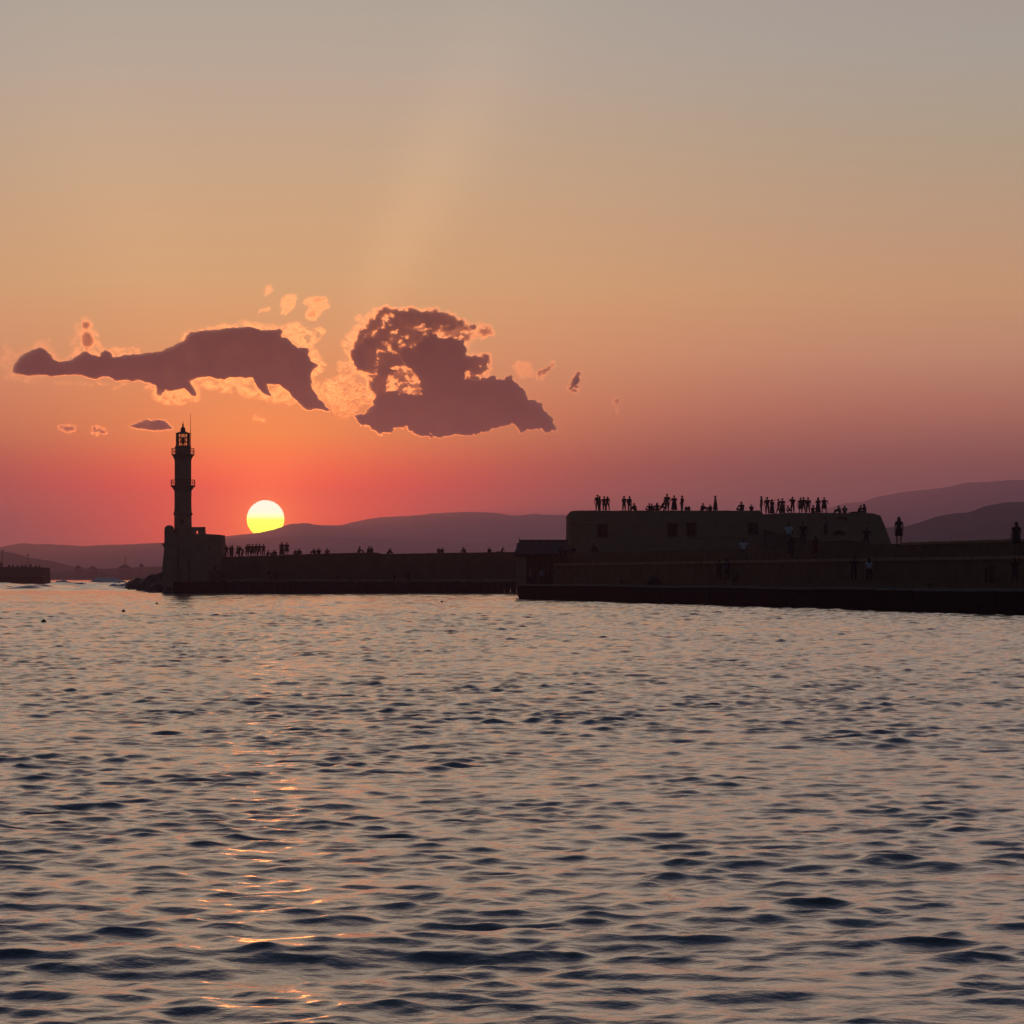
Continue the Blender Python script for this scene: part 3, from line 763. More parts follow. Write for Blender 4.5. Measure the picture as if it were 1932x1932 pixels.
st = thing('quay_step', 'long low stone step along the foot of the lower terrace', 'step')
bm = bmesh.new(); s0 = s_at(1050, O1)
mbox(bm, s0, LEN, O1, O2 + .3, QZ - .3, SZ); bm_obj('step_body', bm, M_STONE2, st)
def wall_strip(name, s0, s1, off, z0, z1, material, parent, seed, holes=(), thick=60.0, rag=.05):
    """a long masonry wall face: grid with a little relief, ragged top, holes as recesses"""
    ns = int((s1 - s0) / 1.0); nz = 6
    S = np.linspace(s0, s1, ns + 1)
    V = []; 
    for j in range(nz + 1):
        for s in S:
            z = z0 + (z1 - z0) * j / nz + (rag * mnoise.noise(Vector((s * .6, seed, 0))) if j == nz else 0)
            rel = .10 * mnoise.noise(Vector((s * .5, z * .9, seed))) + .06 * mnoise.noise(Vector((s * 1.7, z * 2.2, seed)))
            V.append(ML(s, off + rel + (.12 * j / nz), z))
    n = ns + 1
    F = [(j * n + i, j * n + i + 1, (j + 1) * n + i + 1, (j + 1) * n + i) for j in range(nz) for i in range(ns)]
    # top going back
    b0 = len(V)
    for i, s in enumerate(S):
        p = V[nz * n + i]; V.append(ML(s, off + thick, p.z))
    F += [(nz * n + i, nz * n + i + 1, b0 + i + 1, b0 + i) for i in range(ns)]
    # end face towards the shed
    e = [j * n for j in range(nz + 1)]; V.append(ML(s0, off + thick, z0)); F2 = e + [b0, len(V) - 1]
    bm = bmesh.new(); vs = [bm.verts.new(v) for v in V]
    for f in F: bm.faces.new([vs[i] for i in f])
    bm.faces.new([vs[i] for i in F2])
    return bm_obj(name, bm, material, parent)
lt = thing('lower_terrace', 'lower stepped stone terrace wall above the quay, running to the right edge', 'terrace wall')
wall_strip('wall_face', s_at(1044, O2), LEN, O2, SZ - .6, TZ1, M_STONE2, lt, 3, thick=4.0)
ut = thing('upper_terrace', 'upper stone terrace wall below the fort, running to the right edge', 'terrace wall')
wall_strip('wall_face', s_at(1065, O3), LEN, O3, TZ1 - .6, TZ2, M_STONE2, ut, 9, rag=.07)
bm = bmesh.new()
for i in range(60):
    a = s_at(1700, O3) + i * 1.5
    if a + 1.4 > LEN: break
    mbox(bm, a, a + 1.46, O3 - .02, O3 + .9, TZ2 - .12, TZ2 + .05 + .03 * math.sin(i * 1.9))
bm_obj('coping', bm, M_STONE, ut)
bm = bmesh.new()
cs = s_at(1046, O2); i = 0
while cs < LEN - 2:
    L_ = 1.1 + .5 * abs(math.sin(i * 2.7))
    mbox(bm, cs, cs + L_ - .05, O2 - .06 + .04 * math.sin(i * 1.9), O2 + .8, TZ1 - .16, TZ1 + .04 + .03 * math.sin(i * 4.3)); cs += L_; i += 1
bm_obj('coping', bm, M_STONE, lt)
# dark doorway in the lower terrace, with a stone frame
t = thing('doorway', 'dark low doorway with a stone frame in the terrace wall near the right edge', 'doorway')
sd = s_at(1867, O2)
bm = bmesh.new(); mbox(bm, sd - .3, sd + .3, O2 - .16, O2 + .02, SZ, SZ + .95); bm_obj('door', bm, M_DARK, t)
bm = bmesh.new(); mbox(bm, sd - .5, sd - .3, O2 - .24, O2 + .02, SZ, SZ + .95); mbox(bm, sd + .3, sd + .5, O2 - .24, O2 + .02, SZ, SZ + .95); mbox(bm, sd - .5, sd + .5, O2 - .24, O2 + .02, SZ + .95, SZ + 1.15); bm_obj('frame', bm, M_STONE2, t)
bollard(ML(s_at(1090, .9), .9, QZ), 'mooring bollard on the near quay, the one closest to the shed', 1.05)
bollard(ML(s_at(1171, .9), .9, QZ), 'mooring bollard on the near quay beside the rounded heap', 1.1)
bollard(ML(s_at(1752, .9), .9, QZ), 'mooring bollard on the near quay below the lone woman on the wall', .8)
bm, _ = blob(0, 0, 0, .72, .6, .95, 5, 3, .12)
o = bm_obj('covered_heap', bm, M_DARK, label='dark rounded heap standing on the near quay', category='heap', smooth=True)
o.location = ML(s_at(1233, 1.7), 1.7, QZ)

# ------------------------------------------------------------------ shed
SY = 345.0
sh = thing('shed', 'low open-fronted shed with a sloping sheet roof at the end of the near mole', 'shed', (PX(1020, SY), SY, QZ))
def SX(px): return PX(px, SY) - PX(1020, SY)
def SZ_(py): return PZ(py, SY) - QZ
zr, ze = SZ_(1020), SZ_(1044)
bm = bmesh.new()
for i in range(6):
    a, b_ = i / 6, (i + 1) / 6
    e0, e1 = SX(969.6) + (SX(1076) - SX(969.6)) * a + .02, SX(969.6) + (SX(1076) - SX(969.6)) * b_ - .02
    r0, r1 = SX(980) + (SX(1073) - SX(980)) * a + .02, SX(980) + (SX(1073) - SX(980)) * b_ - .02
    for sgn in (-1, 1):
        bb = bmesh.new(); yb = 0 if sgn < 0 else 8; t_ = .1
        vs = [bb.verts.new(p) for p in ((e0, yb, ze), (e1, yb, ze), (r1, 4 + .03 * sgn, zr), (r0, 4 + .03 * sgn, zr), (e0, yb, ze - t_), (e1, yb, ze - t_), (r1, 4 + .03 * sgn, zr - t_), (r0, 4 + .03 * sgn, zr - t_))]
        for f in ((0, 1, 2, 3), (7, 6, 5, 4), (0, 4, 5, 1), (1, 5, 6, 2), (2, 6, 7, 3), (3, 7, 4, 0)): bb.faces.new([vs[k] for k in f])
        bm_obj('roof_panel', bb, M_ROOF, sh)
bm.free()
bm = bmesh.new(); tube(bm, (SX(979.5), 4, zr + .02), (SX(1073.5), 4, zr + .02), .12, n=8); bm_obj('ridge_cap', bm, M_ROOF, sh)
bm = bmesh.new(); tube(bm, (SX(980), 4, zr), (SX(979.6), 4, zr + .42), .07, .03); bm_obj('finial', bm, M_STONE, sh)
bm = bmesh.new(); slab(bm, rect(SX(974), SX(993), -.2, ze - .15), [], .5, .8); bm_obj('wall', bm, M_STONE, sh)
bm = bmesh.new(); slab(bm, rect(SX(974), SX(1076), -.2, ze - .1), [], 7.2, 7.5); bm_obj('wall', bm, M_STONE2, sh)
bm = bmesh.new(); vs = []
for y_ in (.55, 7.3): vs.append((y_, ze - .15))
x_ = SX(974.5)
poly = [(.8, -.2), (7.2, -.2), (7.2, ze - .12), (4, zr - .2), (.8, ze - .12)]
fr_ = [bm.verts.new((x_, a, b_)) for a, b_ in poly]; bk = [bm.verts.new((x_ + .3, a, b_)) for a, b_ in poly]
bm.faces.new(fr_); bm.faces.new(bk[::-1])
for i in range(5): bm.faces.new((fr_[i], fr_[(i + 1) % 5], bk[(i + 1) % 5], bk[i]))
bm_obj('gable', bm, M_STONE, sh)
for px_ in (1010, 1027, 1042):
    bm = bmesh.new(); box(bm, SX(px_) - .1, SX(px_) + .1, .35, .55, -.2, ze - .12); bm_obj('post', bm, M_WOOD, sh)
bm = bmesh.new(); box(bm, SX(972), SX(1074), .3, .5, ze - .34, ze - .13); bm_obj('beam', bm, M_WOOD, sh)

# ------------------------------------------------------------------ fort on the mole
BY = 365.0
ft = thing('fort', 'broad flat-roofed stone fort with square windows, crowded with people on top', 'fort', (0, BY, 0))
bx = lambda pts: [(PX(x, BY), PZ(y, BY)) for x, y in pts]
base = [(1072.5, 1062), (1074, 1010), (1074.5, 988), (1074.3, 969), (1075.3, 966), (1078, 964.4), (1086, 963.5)]
topx = np.arange(1096, 1432, 7)
base += [(x, 963.3 + .5 * fbm(np.array([x / 11]), np.array([0.0]), 3, 4)[0]) for x in topx]
base += [(1432, 962.8), (1436, 965), (1441, 970.6), (1460, 969.2), (1482, 967.8), (1500, 967.4), (1530, 967.8), (1553, 967.5), (1580, 967.9), (1610, 967.6), (1640, 968.2), (1650, 968.7), (1654, 971.2), (1661, 972), (1670, 994), (1681, 1023.5), (1696, 1062)]
wins = [(1128, 1145, 990, 1013), (1260.5, 1276, 989, 1011.5), (1296.8, 1312, 988, 1010.5), (1412.5, 1428.5, 988, 1007.7)]
holes = [bx([(a, d_), (b_, d_), (b_, c_), (a, c_)]) for a, b_, c_, d_ in wins]
holes += [bx([(1570, 1010), (1596, 1010), (1594, 1005), (1588, 1001), (1580, 1001), (1573, 1005)]), bx([(1578, 981), (1600, 980), (1596, 975.5), (1583, 975)])]
bm = bmesh.new(); slab(bm, bx(base[::-1]) if False else bx(base), holes, 0, 22, recess=1.1)
bm_obj('wall', bm, M_STONE, ft)
for a, b_, c_, d_ in wins:
    x0, x1, z0, z1 = PX(a, BY), PX(b_, BY), PZ(d_, BY), PZ(c_, BY)
    wn = thing('window', None, None); wn.parent = ft; wn.location = ((x0 + x1) / 2, 0, z0)
    w2 = (x1 - x0) / 2; H = z1 - z0
    bm = bmesh.new()
    for q in ((-w2 - .14, -w2 - .003, -.05, .1, -.12, H + .14), (w2 + .003, w2 + .14, -.05, .1, -.12, H + .14), (-w2, w2, -.05, .1, H + .003, H + .14), (-w2, w2, -.07, .1, -.12, -.003)): box(bm, *q)
    bm_obj('frame', bm, M_STONE2, wn)
    bm = bmesh.new(); box(bm, -w2 + .01, w2 - .01, .7, .76, .01, H - .01); bm_obj('shade_sheet', bm, M_DARK, wn)  # dark sheet, its colour stands for the shade deep in the window
bm = bmesh.new(); tube(bm, (PX(1073.5, BY), .02, PZ(987.5, BY)), (PX(1120, BY), .02, PZ(987.5, BY)), .14, n=8)
bm_obj('string_course', bm, M_STONE, ft)
bm = bmesh.new(); tube(bm, (PX(1300, BY), -.0, PZ(1013.5, BY)), (PX(1430, BY), -.0, PZ(1012.5, BY)), .09, n=8)
bm_obj('string_course', bm, M_STONE, ft)
# ruined ramp against the right part of the face
bm = bmesh.new(); slab(bm, bx([(1441, 1062), (1441, 1000), (1480, 1012), (1540, 1022), (1600, 1020), (1640, 1030), (1650, 1062)]), [], -3.0, -.02)
bm_obj('ramp', bm, M_STONE2, ft)

# ------------------------------------------------------------------ people
M_SKIN = mat('skin', (.16, .09, .06), .6, .1, 4)
def cloth(name, col): return mat(name, col, .9, .2, 6)
CLOTH = {'black': cloth('black_cloth', (.015, .015, .017)), 'navy': cloth('navy_cloth', (.02, .025, .05)), 'grey': cloth('grey_cloth', (.10, .10, .11)),
         'dark': cloth('charcoal_cloth', (.035, .033, .035)), 'maroon': cloth('maroon_cloth', (.10, .012, .015)), 'white': cloth('white_cloth', (.62, .64, .68)),
         'pale': cloth('pale_blue_cloth', (.42, .50, .62)), 'brown': cloth('brown_cloth', (.07, .045, .03)), 'lilac': cloth('lavender_cloth', (.25, .22, .32))}
M_HAIR = mat('dark_hair', (.018, .013, .010), .6, .2, 8)

def skin_mesh(name, pts, edges, radii, root=0, sub=1):
    me = bpy.data.meshes.new(name); me.from_pydata([tuple(p) for p in pts], edges, [])
    o = bpy.data.objects.new(name, me); COL.objects.link(o)
    md = o.modifiers.new('skin', 'SKIN'); md.use_smooth_shade = True
    for i, r in enumerate(radii):
        v = me.skin_vertices[0].data[i]; v.radius = r if isinstance(r, tuple) else (r, r); v.use_root = (i == root)
    sd = o.modifiers.new('sub', 'SUBSURF'); sd.levels = sub; sd.render_levels = sub
    dg = bpy.context.evaluated_depsgraph_get(); dg.update()
    out = bpy.data.meshes.new_from_object(o.evaluated_get(dg))
    bpy.data.objects.remove(o); bpy.data.meshes.remove(me)
    return out
def V3(*a): return Vector(a)
def pose_joints(pose, slim=False):
    """joints of a 1.74 m person facing +Y"""
    w = .155 if slim else .185
    J = dict(pelvis=V3(0, 0, .95), waist=V3(0, 0, 1.12), chest=V3(0, 0, 1.34), neck=V3(0, .0, 1.50), head=V3(0, .015, 1.62))
    for s, n in ((-1, 'l'), (1, 'r')):
        J[n + 'sh'] = V3(s * w, 0, 1.42); J[n + 'el'] = V3(s * (w + .06), -.02, 1.14); J[n + 'wr'] = V3(s * (w + .07), .06, .90)
        J[n + 'hip'] = V3(s * .09, 0, .90); J[n + 'kn'] = V3(s * .105, .02, .49); J[n + 'an'] = V3(s * .11, -.01, .09); J[n + 'toe'] = V3(s * .13, .16, .035)
    def up(dz, dy=0, lean=0.0, side=0.0):
        for k in list(J):
            if k[1:] in ('kn', 'an', 'toe'): continue
            p = J[k]; h = p.z - .95
            J[k] = V3(p.x + h * side, p.y + dy + h * lean, p.z + dz - abs(h) * lean * lean * .4)
    def legs(kn, an, toe, only=None):
        for s, n in ((-1, 'l'), (1, 'r')):
            if only and n != only: continue
            J[n + 'kn'] = V3(s * kn[0], kn[1], kn[2]); J[n + 'an'] = V3(s * an[0], an[1], an[2]); J[n + 'toe'] = V3(s * toe[0], toe[1], toe[2])
    def arm(n, el, wr):
        s = -1 if n == 'l' else 1
        J[n + 'el'] = V3(s * el[0], el[1], el[2]); J[n + 'wr'] = V3(s * wr[0], wr[1], wr[2])
    if pose == 'stand': J['rkn'] += V3(.01, .03, 0)
    elif pose == 'relaxed':
        up(0, 0, 0, .03); J['ran'] += V3(.07, .05, 0); J['rtoe'] += V3(.1, .04, 0); J['rkn'] += V3(.05, .06, 0)
    elif pose == 'akimbo':
        for n in 'lr': arm(n, (.36, -.06, 1.17), (.19, .03, 1.02))
        legs((.14, .02, .49), (.18, -.01, .09), (.21, .15, .035))
    elif pose == 'phone':
        for n in 'lr': arm(n, (.27, .16, 1.26), (.07, .38, 1.50))
    elif pose == 'one_arm':
        arm('r', (.42, .12, 1.40), (.68, .22, 1.47)); up(0, 0, 0, -.03)
    elif pose == 'folded':
        for n in 'lr': arm(n, (.25, .06, 1.13), (-.06, .2, 1.18))
    elif pose == 'hands_on_head':
        for n in 'lr': arm(n, (.36, .02, 1.52), (.12, .06, 1.68))
    elif pose == 'walk':
        J['lkn'] += V3(0, .14, .03); J['lan'] += V3(0, .22, .01); J['ltoe'] += V3(0, .24, .02)
        J['rkn'] += V3(0, -.04, 0); J['ran'] += V3(0, -.24, .05); J['rtoe'] += V3(0, -.2, 0)
        J['lwr'] += V3(0, -.16, .02); J['rwr'] += V3(0, .14, .03)
    elif pose == 'sit_knees':
        up(-.80, 0, .22); legs((.14, .40, .52), (.12, .58, .09), (.13, .74, .035))
        for n in 'lr': arm(n, (.27, .30, .42), (.07, .50, .40))
    elif pose == 'sit_wide':
        up(-.80, 0, .12); legs((.30, .30, .30), (.10, .42, .08), (.08, .55, .05))
        for n in 'lr': arm(n, (.29, .16, .38), (.22, .36, .30))
    elif pose == 'sit_back':
        up(-.80, 0, -.32); legs((.11, .45, .16), (.12, .86, .08), (.15, .92, .20))
        for n in 'lr': arm(n, (.30, -.34, .34), (.30, -.46, .05))
    elif pose == 'sit_edge':
        up(-.83, 0, .10); legs((.11, .44, .10), (.11, .48, -.32), (.12, .62, -.38))
        for n in 'lr': arm(n, (.28, .05, .32), (.20, .26, .16))
    elif pose == 'sit_low':
        up(-.80, 0, .45); legs((.16, .36, .46), (.13, .50, .09), (.14, .66, .035))
        for n in 'lr': arm(n, (.26, .42, .34), (.06, .58, .28))
    elif pose == 'crouch':
        up(-.52, -.12, .38); legs((.19, .30, .50), (.14, .02, .12), (.17, .17, .035))
        for n in 'lr': arm(n, (.28, .30, .62), (.08, .50, .72))
    elif pose == 'bend':
        up(-.06, -.1, .55); legs((.13, .06, .50), (.14, -.01, .09), (.16, .15, .035))
        for n in 'lr': arm(n, (.20, .42, 1.0), (.12, .55, .82))
    return J
def head_mesh(bm, J):
    h = J['head']; f = (J['head'] - J['neck'])
    m = Matrix.Translation(h + V3(0, .01, .03)) @ Matrix.Diagonal((.076, .096, .115, 1))
    r = bmesh.ops.create_uvsphere(bm, u_segments=12, v_segments=9, radius=1, matrix=m)
    for v in r['verts']:
        d = v.co - h
        if d.z < -.02 and d.y > 0: v.co.x *= .86                      # jaw
    bmesh.ops.create_cone(bm, cap_ends=True, segments=5, radius1=.016, radius2=.006, depth=.05, matrix=Matrix.Translation(h + V3(0, .108, .025)) @ Matrix.Rotation(.3, 4, 'X'))
    for s in (-1, 1):
        bmesh.ops.create_uvsphere(bm, u_segments=6, v_segments=4, radius=1, matrix=Matrix.Translation(h + V3(s * .077, 0, .03)) @ Matrix.Diagonal((.012, .02, .032, 1)))
        bmesh.ops.create_uvsphere(bm, u_segments=6, v_segments=4, radius=.011, matrix=Matrix.Translation(h + V3(s * .03, .094, .045)))
def hands(bm, J):
    for s, n in ((-1, 'l'), (1, 'r')):
        w = J[n + 'wr']; d = (w - J[n + 'el']).normalized()
        side = d.cross(V3(1, 0, 0) if abs(d.x) < .8 else V3(0, 0, 1)).normalized()
        nrm = d.cross(side)
        palm = w + d * .075
        for k, L in enumerate((.068, .078, .074, .056)):
            b0 = palm + side * (.03 - .02 * k)
            c1 = b0 + d * L * .55 + nrm * .008 * s; c2 = c1 + d * L * .4 + nrm * .022 * s
            tube(bm, b0 - d * .01, c1, .010, .009, 5); tube(bm, c1, c2, .009, .007, 5)
        t0 = w + d * .035 + side * .03
        t1 = t0 + d * .035 + side * .025; tube(bm, t0, t1, .012, .010, 5); tube(bm, t1, t1 + d * .03 + side * .004, .010, .008, 5)
PCACHE = {}
def pose_parts(pose, slim, dress, hair):
    key = (pose, slim, dress, hair)
    if key in PCACHE: return PCACHE[key]
    J = pose_joints(pose, slim); k = .92 if slim else 1.0
    names = ['pelvis', 'waist', 'chest', 'neck', 'head']
    E = [(0, 1), (1, 2), (2, 3), (3, 4)]
    pts = [J[n] for n in names]; rad = [(.12 * k, .095 * k), (.10 * k, .08 * k), (.12 * k, .085 * k), (.055, .055), (.06, .06)]
    idx = {n: i for i, n in enumerate(names)}
    def addp(n, p, r, par):
        idx[n] = len(pts); pts.append(p); rad.append(r); E.append((idx[par], idx[n]))
    for n in 'lr':
        addp(n + 'sh', J[n + 'sh'], .062 * k, 'chest'); addp(n + 'el', J[n + 'el'], .042 * k, n + 'sh'); addp(n + 'wr', J[n + 'wr'], .028, n + 'el')
        d = (J[n + 'wr'] - J[n + 'el']).normalized(); addp(n + 'pm', J[n + 'wr'] + d * .08, (.036, .018), n + 'wr')
        addp(n + 'hip', J[n + 'hip'], .095 * k, 'pelvis'); addp(n + 'kn', J[n + 'kn'], .058 * k, n + 'hip'); addp(n + 'an', J[n + 'an'], .04, n + 'kn'); addp(n + 'toe', J[n + 'toe'], (.042, .03), n + 'an')
    body = skin_mesh('person_body', pts, E, rad)
    bm = bmesh.new(); bm.from_mesh(body); head_mesh(bm, J); hands(bm, J); bm.to_mesh(body); bm.free()
    body.polygons.foreach_set('use_smooth', np.ones(len(body.polygons), dtype=bool))
    body.materials.clear(); body.materials.append(M_SKIN)
    out = {'body': body}
    # shirt
    pts = [J['pelvis'] * 1.25 - J['waist'] * .25, J['waist'], J['chest'], J['neck'] * .62 + J['chest'] * .38]; E = [(0, 1), (1, 2), (2, 3)]
    rad = [(.180 * k, .150 * k), (.155 * k, .13 * k), (.185 * k, .145 * k), (.085, .08)]
    for n in 'lr':
        i = len(pts); pts += [J[n + 'sh'], J[n + 'sh'] * .35 + J[n + 'el'] * .65]; rad += [.075 * k, .062 * k]; E += [(2, i), (i, i + 1)]
    out['shirt'] = skin_mesh('shirt', pts, E, rad)
    # trousers or skirt
    if dress:
        if pose in ('stand', 'relaxed', 'folded', 'phone', 'walk', 'one_arm', 'akimbo', 'hands_on_head'):
            low = .12 if dress == 'long' else .52
            bm = bmesh.new()
            prof = [(.155, 1.10), (.20, .95), (.225, .75)] + ([(.25, .52), (.27, .30), (.30, low)] if dress == 'long' else [(.25, low)])
            lathe(bm, [(r * k, z) for r, z in prof], 16)
            for v in bm.verts: v.co.y *= .8; v.co += V3(0, 0, .012 * math.sin(v.co.x * 40))
            me = bpy.data.meshes.new('skirt'); bmesh.ops.recalc_face_normals(bm, faces=bm.faces); bm.to_mesh(me); bm.free(); out['skirt'] = me
    if 'skirt' not in out:
        pts = [J['pelvis'], J['pelvis'] * .45 + J['waist'] * .55, J['pelvis'] * .1 + J['waist'] * .9]; E = [(0, 1), (1, 2)]; rad = [(.15 * k, .125 * k), (.135 * k, .11 * k), (.12 * k, .10 * k)]
        for n in 'lr':
            i = len(pts); low = J[n + 'kn'] * .12 + J[n + 'an'] * .88 if not dress else J[n + 'kn']
            pts += [J[n + 'hip'], J[n + 'kn'], low] if not dress else [J[n + 'hip'], low]
            rad += [.108 * k, .075 * k, .062 * k] if not dress else [.108 * k, .08 * k]
            E += [(0, i), (i, i + 1)] + ([(i + 1, i + 2)] if not dress else [])
        out['trousers'] = skin_mesh('trousers', pts, E, rad)
    # hair
    bm = bmesh.new(); h = J['head']
    r = bmesh.ops.create_uvsphere(bm, u_segments=12, v_segments=8, radius=1, matrix=Matrix.Translation(h + V3(0, -.012, .05)) @ Matrix.Diagonal((.088, .102, .112, 1)))
    for v in r['verts']:
        d = v.co - h
        if d.y > .045 and d.z < .085: v.co.y = h.y + .05                # leave the face free
        if d.z < -.02: v.co.z = h.z - .02 + (d.z + .02) * (.4 if hair == 'short' else 1)
    if hair == 'long':
        m = [(.082, .05, h.z + .04), (.10, .06, h.z - .06), (.115, .06, h.z - .18), (.12, .05, h.z - .32), (.07, .035, h.z - .42)]
        rings = [[bm.verts.new((h.x + a * math.cos(t * math.pi / 5), h.y - .055 + b_ * math.sin(t * math.pi / 5), z)) for t in range(10)] for a, b_, z in m]
        for a, b_ in zip(rings, rings[1:]):
            for i in range(10): bm.faces.new((a[i], a[(i + 1) % 10], b_[(i + 1) % 10], b_[i]))
        bm.faces.new(rings[0]); bm.faces.new(rings[-1][::-1])
    me = bpy.data.meshes.new('hair'); bmesh.ops.recalc_face_normals(bm, faces=bm.faces); bm.to_mesh(me); bm.free(); me.materials.append(M_HAIR); out['hair'] = me
    for n in ('shirt', 'skirt', 'trousers', 'hair'):
        if n in out:
            out[n].polygons.foreach_set('use_smooth', np.ones(len(out[n].polygons), dtype=bool))
            if n != 'hair': out[n].materials.clear(); out[n].materials.append(CLOTH['black'])
    PCACHE[key] = out
    return out
def person(loc, pose, label, group, face=0.0, h=1.74, top='black', low='dark', slim=False, dress=None, hair='short'):
    pp = pose_parts(pose, slim, dress, hair)
    o = new_obj('person', pp['body'], label=label, category='person', group=group)
    o.location = Vector(loc) - Vector((0, 0, .035)); o.rotation_euler = (0, 0, R(face)); s = h / 1.74; wd = 1.3 if group in (ROOF, WALLP) else 1.18; o.scale = (s * wd, s * wd, s)
    for n in ('shirt', 'skirt', 'trousers', 'hair'):
        if n not in pp: continue
        c = new_obj(n, pp[n], parent=o)
        if n != 'hair':
            c.material_slots[0].link = 'OBJECT'; c.material_slots[0].material = CLOTH[top if n == 'shirt' else low]
    return o
ROOF, WALLP, TERR, PIERP = 'people on the fort roof', 'people on the harbour wall', 'people on the terraces and near quay', 'people on the pier'
def roof_z(px): return PZ(float(interp(base[8:-5], [px])[0]), BY)
fa, fb_, fc = 20, -60, 75            # towards the sun, to the left along the roof, to the right
roof = [
 (1127.2, 'stand', 'standing person leaning close to another, leftmost on the fort roof above the first window', 30, 1.82, {}),
 (1131.6, 'folded', 'standing person pressed against the leftmost figure on the fort roof', 60, 1.70, dict(slim=True)),
 (1140, 'stand', 'standing person third from the left end of the fort roof', -20, 1.68, dict(top='navy')),
 (1146, 'relaxed', 'standing long-haired person fourth from the left end of the fort roof', 10, 1.62, dict(slim=True, hair='long')),
 (1177.6, 'akimbo', 'person with hands on hips on the fort roof between the first and second windows', 15, 1.70, {}),
 (1187.3, 'relaxed', 'person with a bulky bag-like outline beside the one with hands on hips', -35, 1.70, dict(top='dark')),
 (1199, 'sit_knees', 'person sitting sideways with an arm reaching left, alone beside the hands-on-hips pair', 80, 1.62, {}),
 (1225.8, 'sit_wide', 'left one of three people sitting in a row left of the second window', 20, 1.62, {}),
 (1231.4, 'sit_knees', 'middle one of three people sitting in a row left of the second window', 5, 1.60, dict(top='dark')),
 (1239.6, 'sit_wide', 'right one of three people sitting in a row, with the widest elbows', -10, 1.72, dict(hair='long')),
 (1251, 'crouch', 'crouching person tucked against the tallest figure above the second window', -50, 1.80, {}),
 (1258.7, 'stand', 'tallest person standing on the fort roof, directly above the second window', 25, 1.95, dict(top='navy')),
 (1272, 'folded', 'broad person standing with folded arms between the second and third windows', 0, 1.74, dict(low='black', dress='long')),
 (1287, 'relaxed', 'slim person standing apart in light trousers above the gap after the second window', 30, 1.74, dict(slim=True, low='grey')),
 (1324, 'sit_knees', 'person sitting with drawn-up knees just right of the third window', -75, 1.66, {}),
 (1339.7, 'sit_low', 'small person sitting hunched low between two others right of the third window', 10, 1.40, {}),
 (1349.8, 'stand', 'person in a wide skirt standing alone midway between the third and fourth windows', 40, 1.72, dict(dress='long', slim=True)),
 (1399.8, 'sit_wide', 'large person sitting with elbows wide, just left of the fourth window', 15, 1.95, dict(top='dark')),
 (1417.4, 'sit_knees', 'small person sitting directly above the fourth window', 0, 1.35, {}),
 (1436.6, 'stand', 'person standing at the step in the roof edge right of the fourth window', 60, 1.80, {}),
 (1447.8, 'one_arm', 'tall person stretching one arm to the right towards a partner in a skirt', 0, 1.98, dict(top='navy', low='grey')),
 (1456.6, 'folded', 'person in a long skirt receiving the outstretched arm', -30, 1.68, dict(dress='long', hair='long', slim=True)),
 (1469, 'walk', 'person in mid step left of the one with a spreading skirt', 70, 1.66, dict(slim=True)),
 (1475.8, 'relaxed', 'person with a skirt spreading to the right, next to the one in mid step', 20, 1.74, dict(dress='long')),
 (1488.4, 'crouch', 'person crouching low with a camera beside one with bent arms', 50, 1.30, {}),
 (1495.4, 'phone', 'person standing with both arms bent as if taking a picture, above the pale shirted man', 10, 1.86, {}),
 (1510.6, 'stand', 'left one of a close standing couple right of the picture taker', 20, 1.78, dict(dress='short')),
 (1515.4, 'relaxed', 'right one of a close standing couple right of the picture taker', -15, 1.82, {}),
 (1524.6, 'stand', 'person standing just left of the one sitting in dark red', 0, 1.80, dict(top='navy')),
 (1533, 'sit_wide', 'person in dark red sitting between two standing people', -30, 1.75, dict(top='maroon')),
 (1543.5, 'folded', 'slim person in a long dress standing right of the one in dark red', 35, 1.78, dict(dress='long', slim=True, hair='long')),
 (1555, 'akimbo', 'person in shorts with bent elbows, last of the standing row on the roof', -10, 1.80, dict(dress='short')),
 (1585, 'sit_knees', 'left one of two sitting people in grey near the right part of the roof', 30, 1.65, dict(top='grey', low='grey')),
 (1593.8, 'sit_knees', 'right one of two sitting people in grey near the right part of the roof', 0, 1.60, dict(top='grey', hair='long')),
 (1620.4, 'sit_back', 'person sitting with legs stretched out to the left near the right end of the roof', 85, 1.75, {}),
 (1632, 'sit_wide', 'long-haired person sitting upright at the right end of the fort roof', 20, 2.0, dict(hair='long', slim=True)),
]
random.seed(3)
for i, (px_, pose, lab, face, h, kw) in enumerate(roof):
    y_ = BY + .9 + .5 * ((i * 7) % 3)
    person((PX(px_, y_), y_, roof_z(px_) + .0), pose, lab, ROOF, face * 1.6 + (i * 37 % 50) - 25, h, **kw)
bag_me = None
for px_, lab in ((1294.6, 'left one of two backpacks set down on the fort roof'), (1299.6, 'right one of two backpacks set down on the fort roof')):
    bm, _ = blob(0, 0, 0, .2, .16, .26, px_, 2, .1)
    o = bm_obj('backpack', bm, CLOTH['black'], label=lab, category='backpack', group='backpacks on the fort roof', smooth=True)
    o.location = (PX(px_, BY + 1), BY + 1, roof_z(px_) + .22)
    bm = bmesh.new(); tube(bm, (-.05, 0, .22), (.05, 0, .3), .02); tube(bm, (.05, 0, .3), (.1, 0, .2), .02); bm_obj('strap', bm, CLOTH['dark'], o)

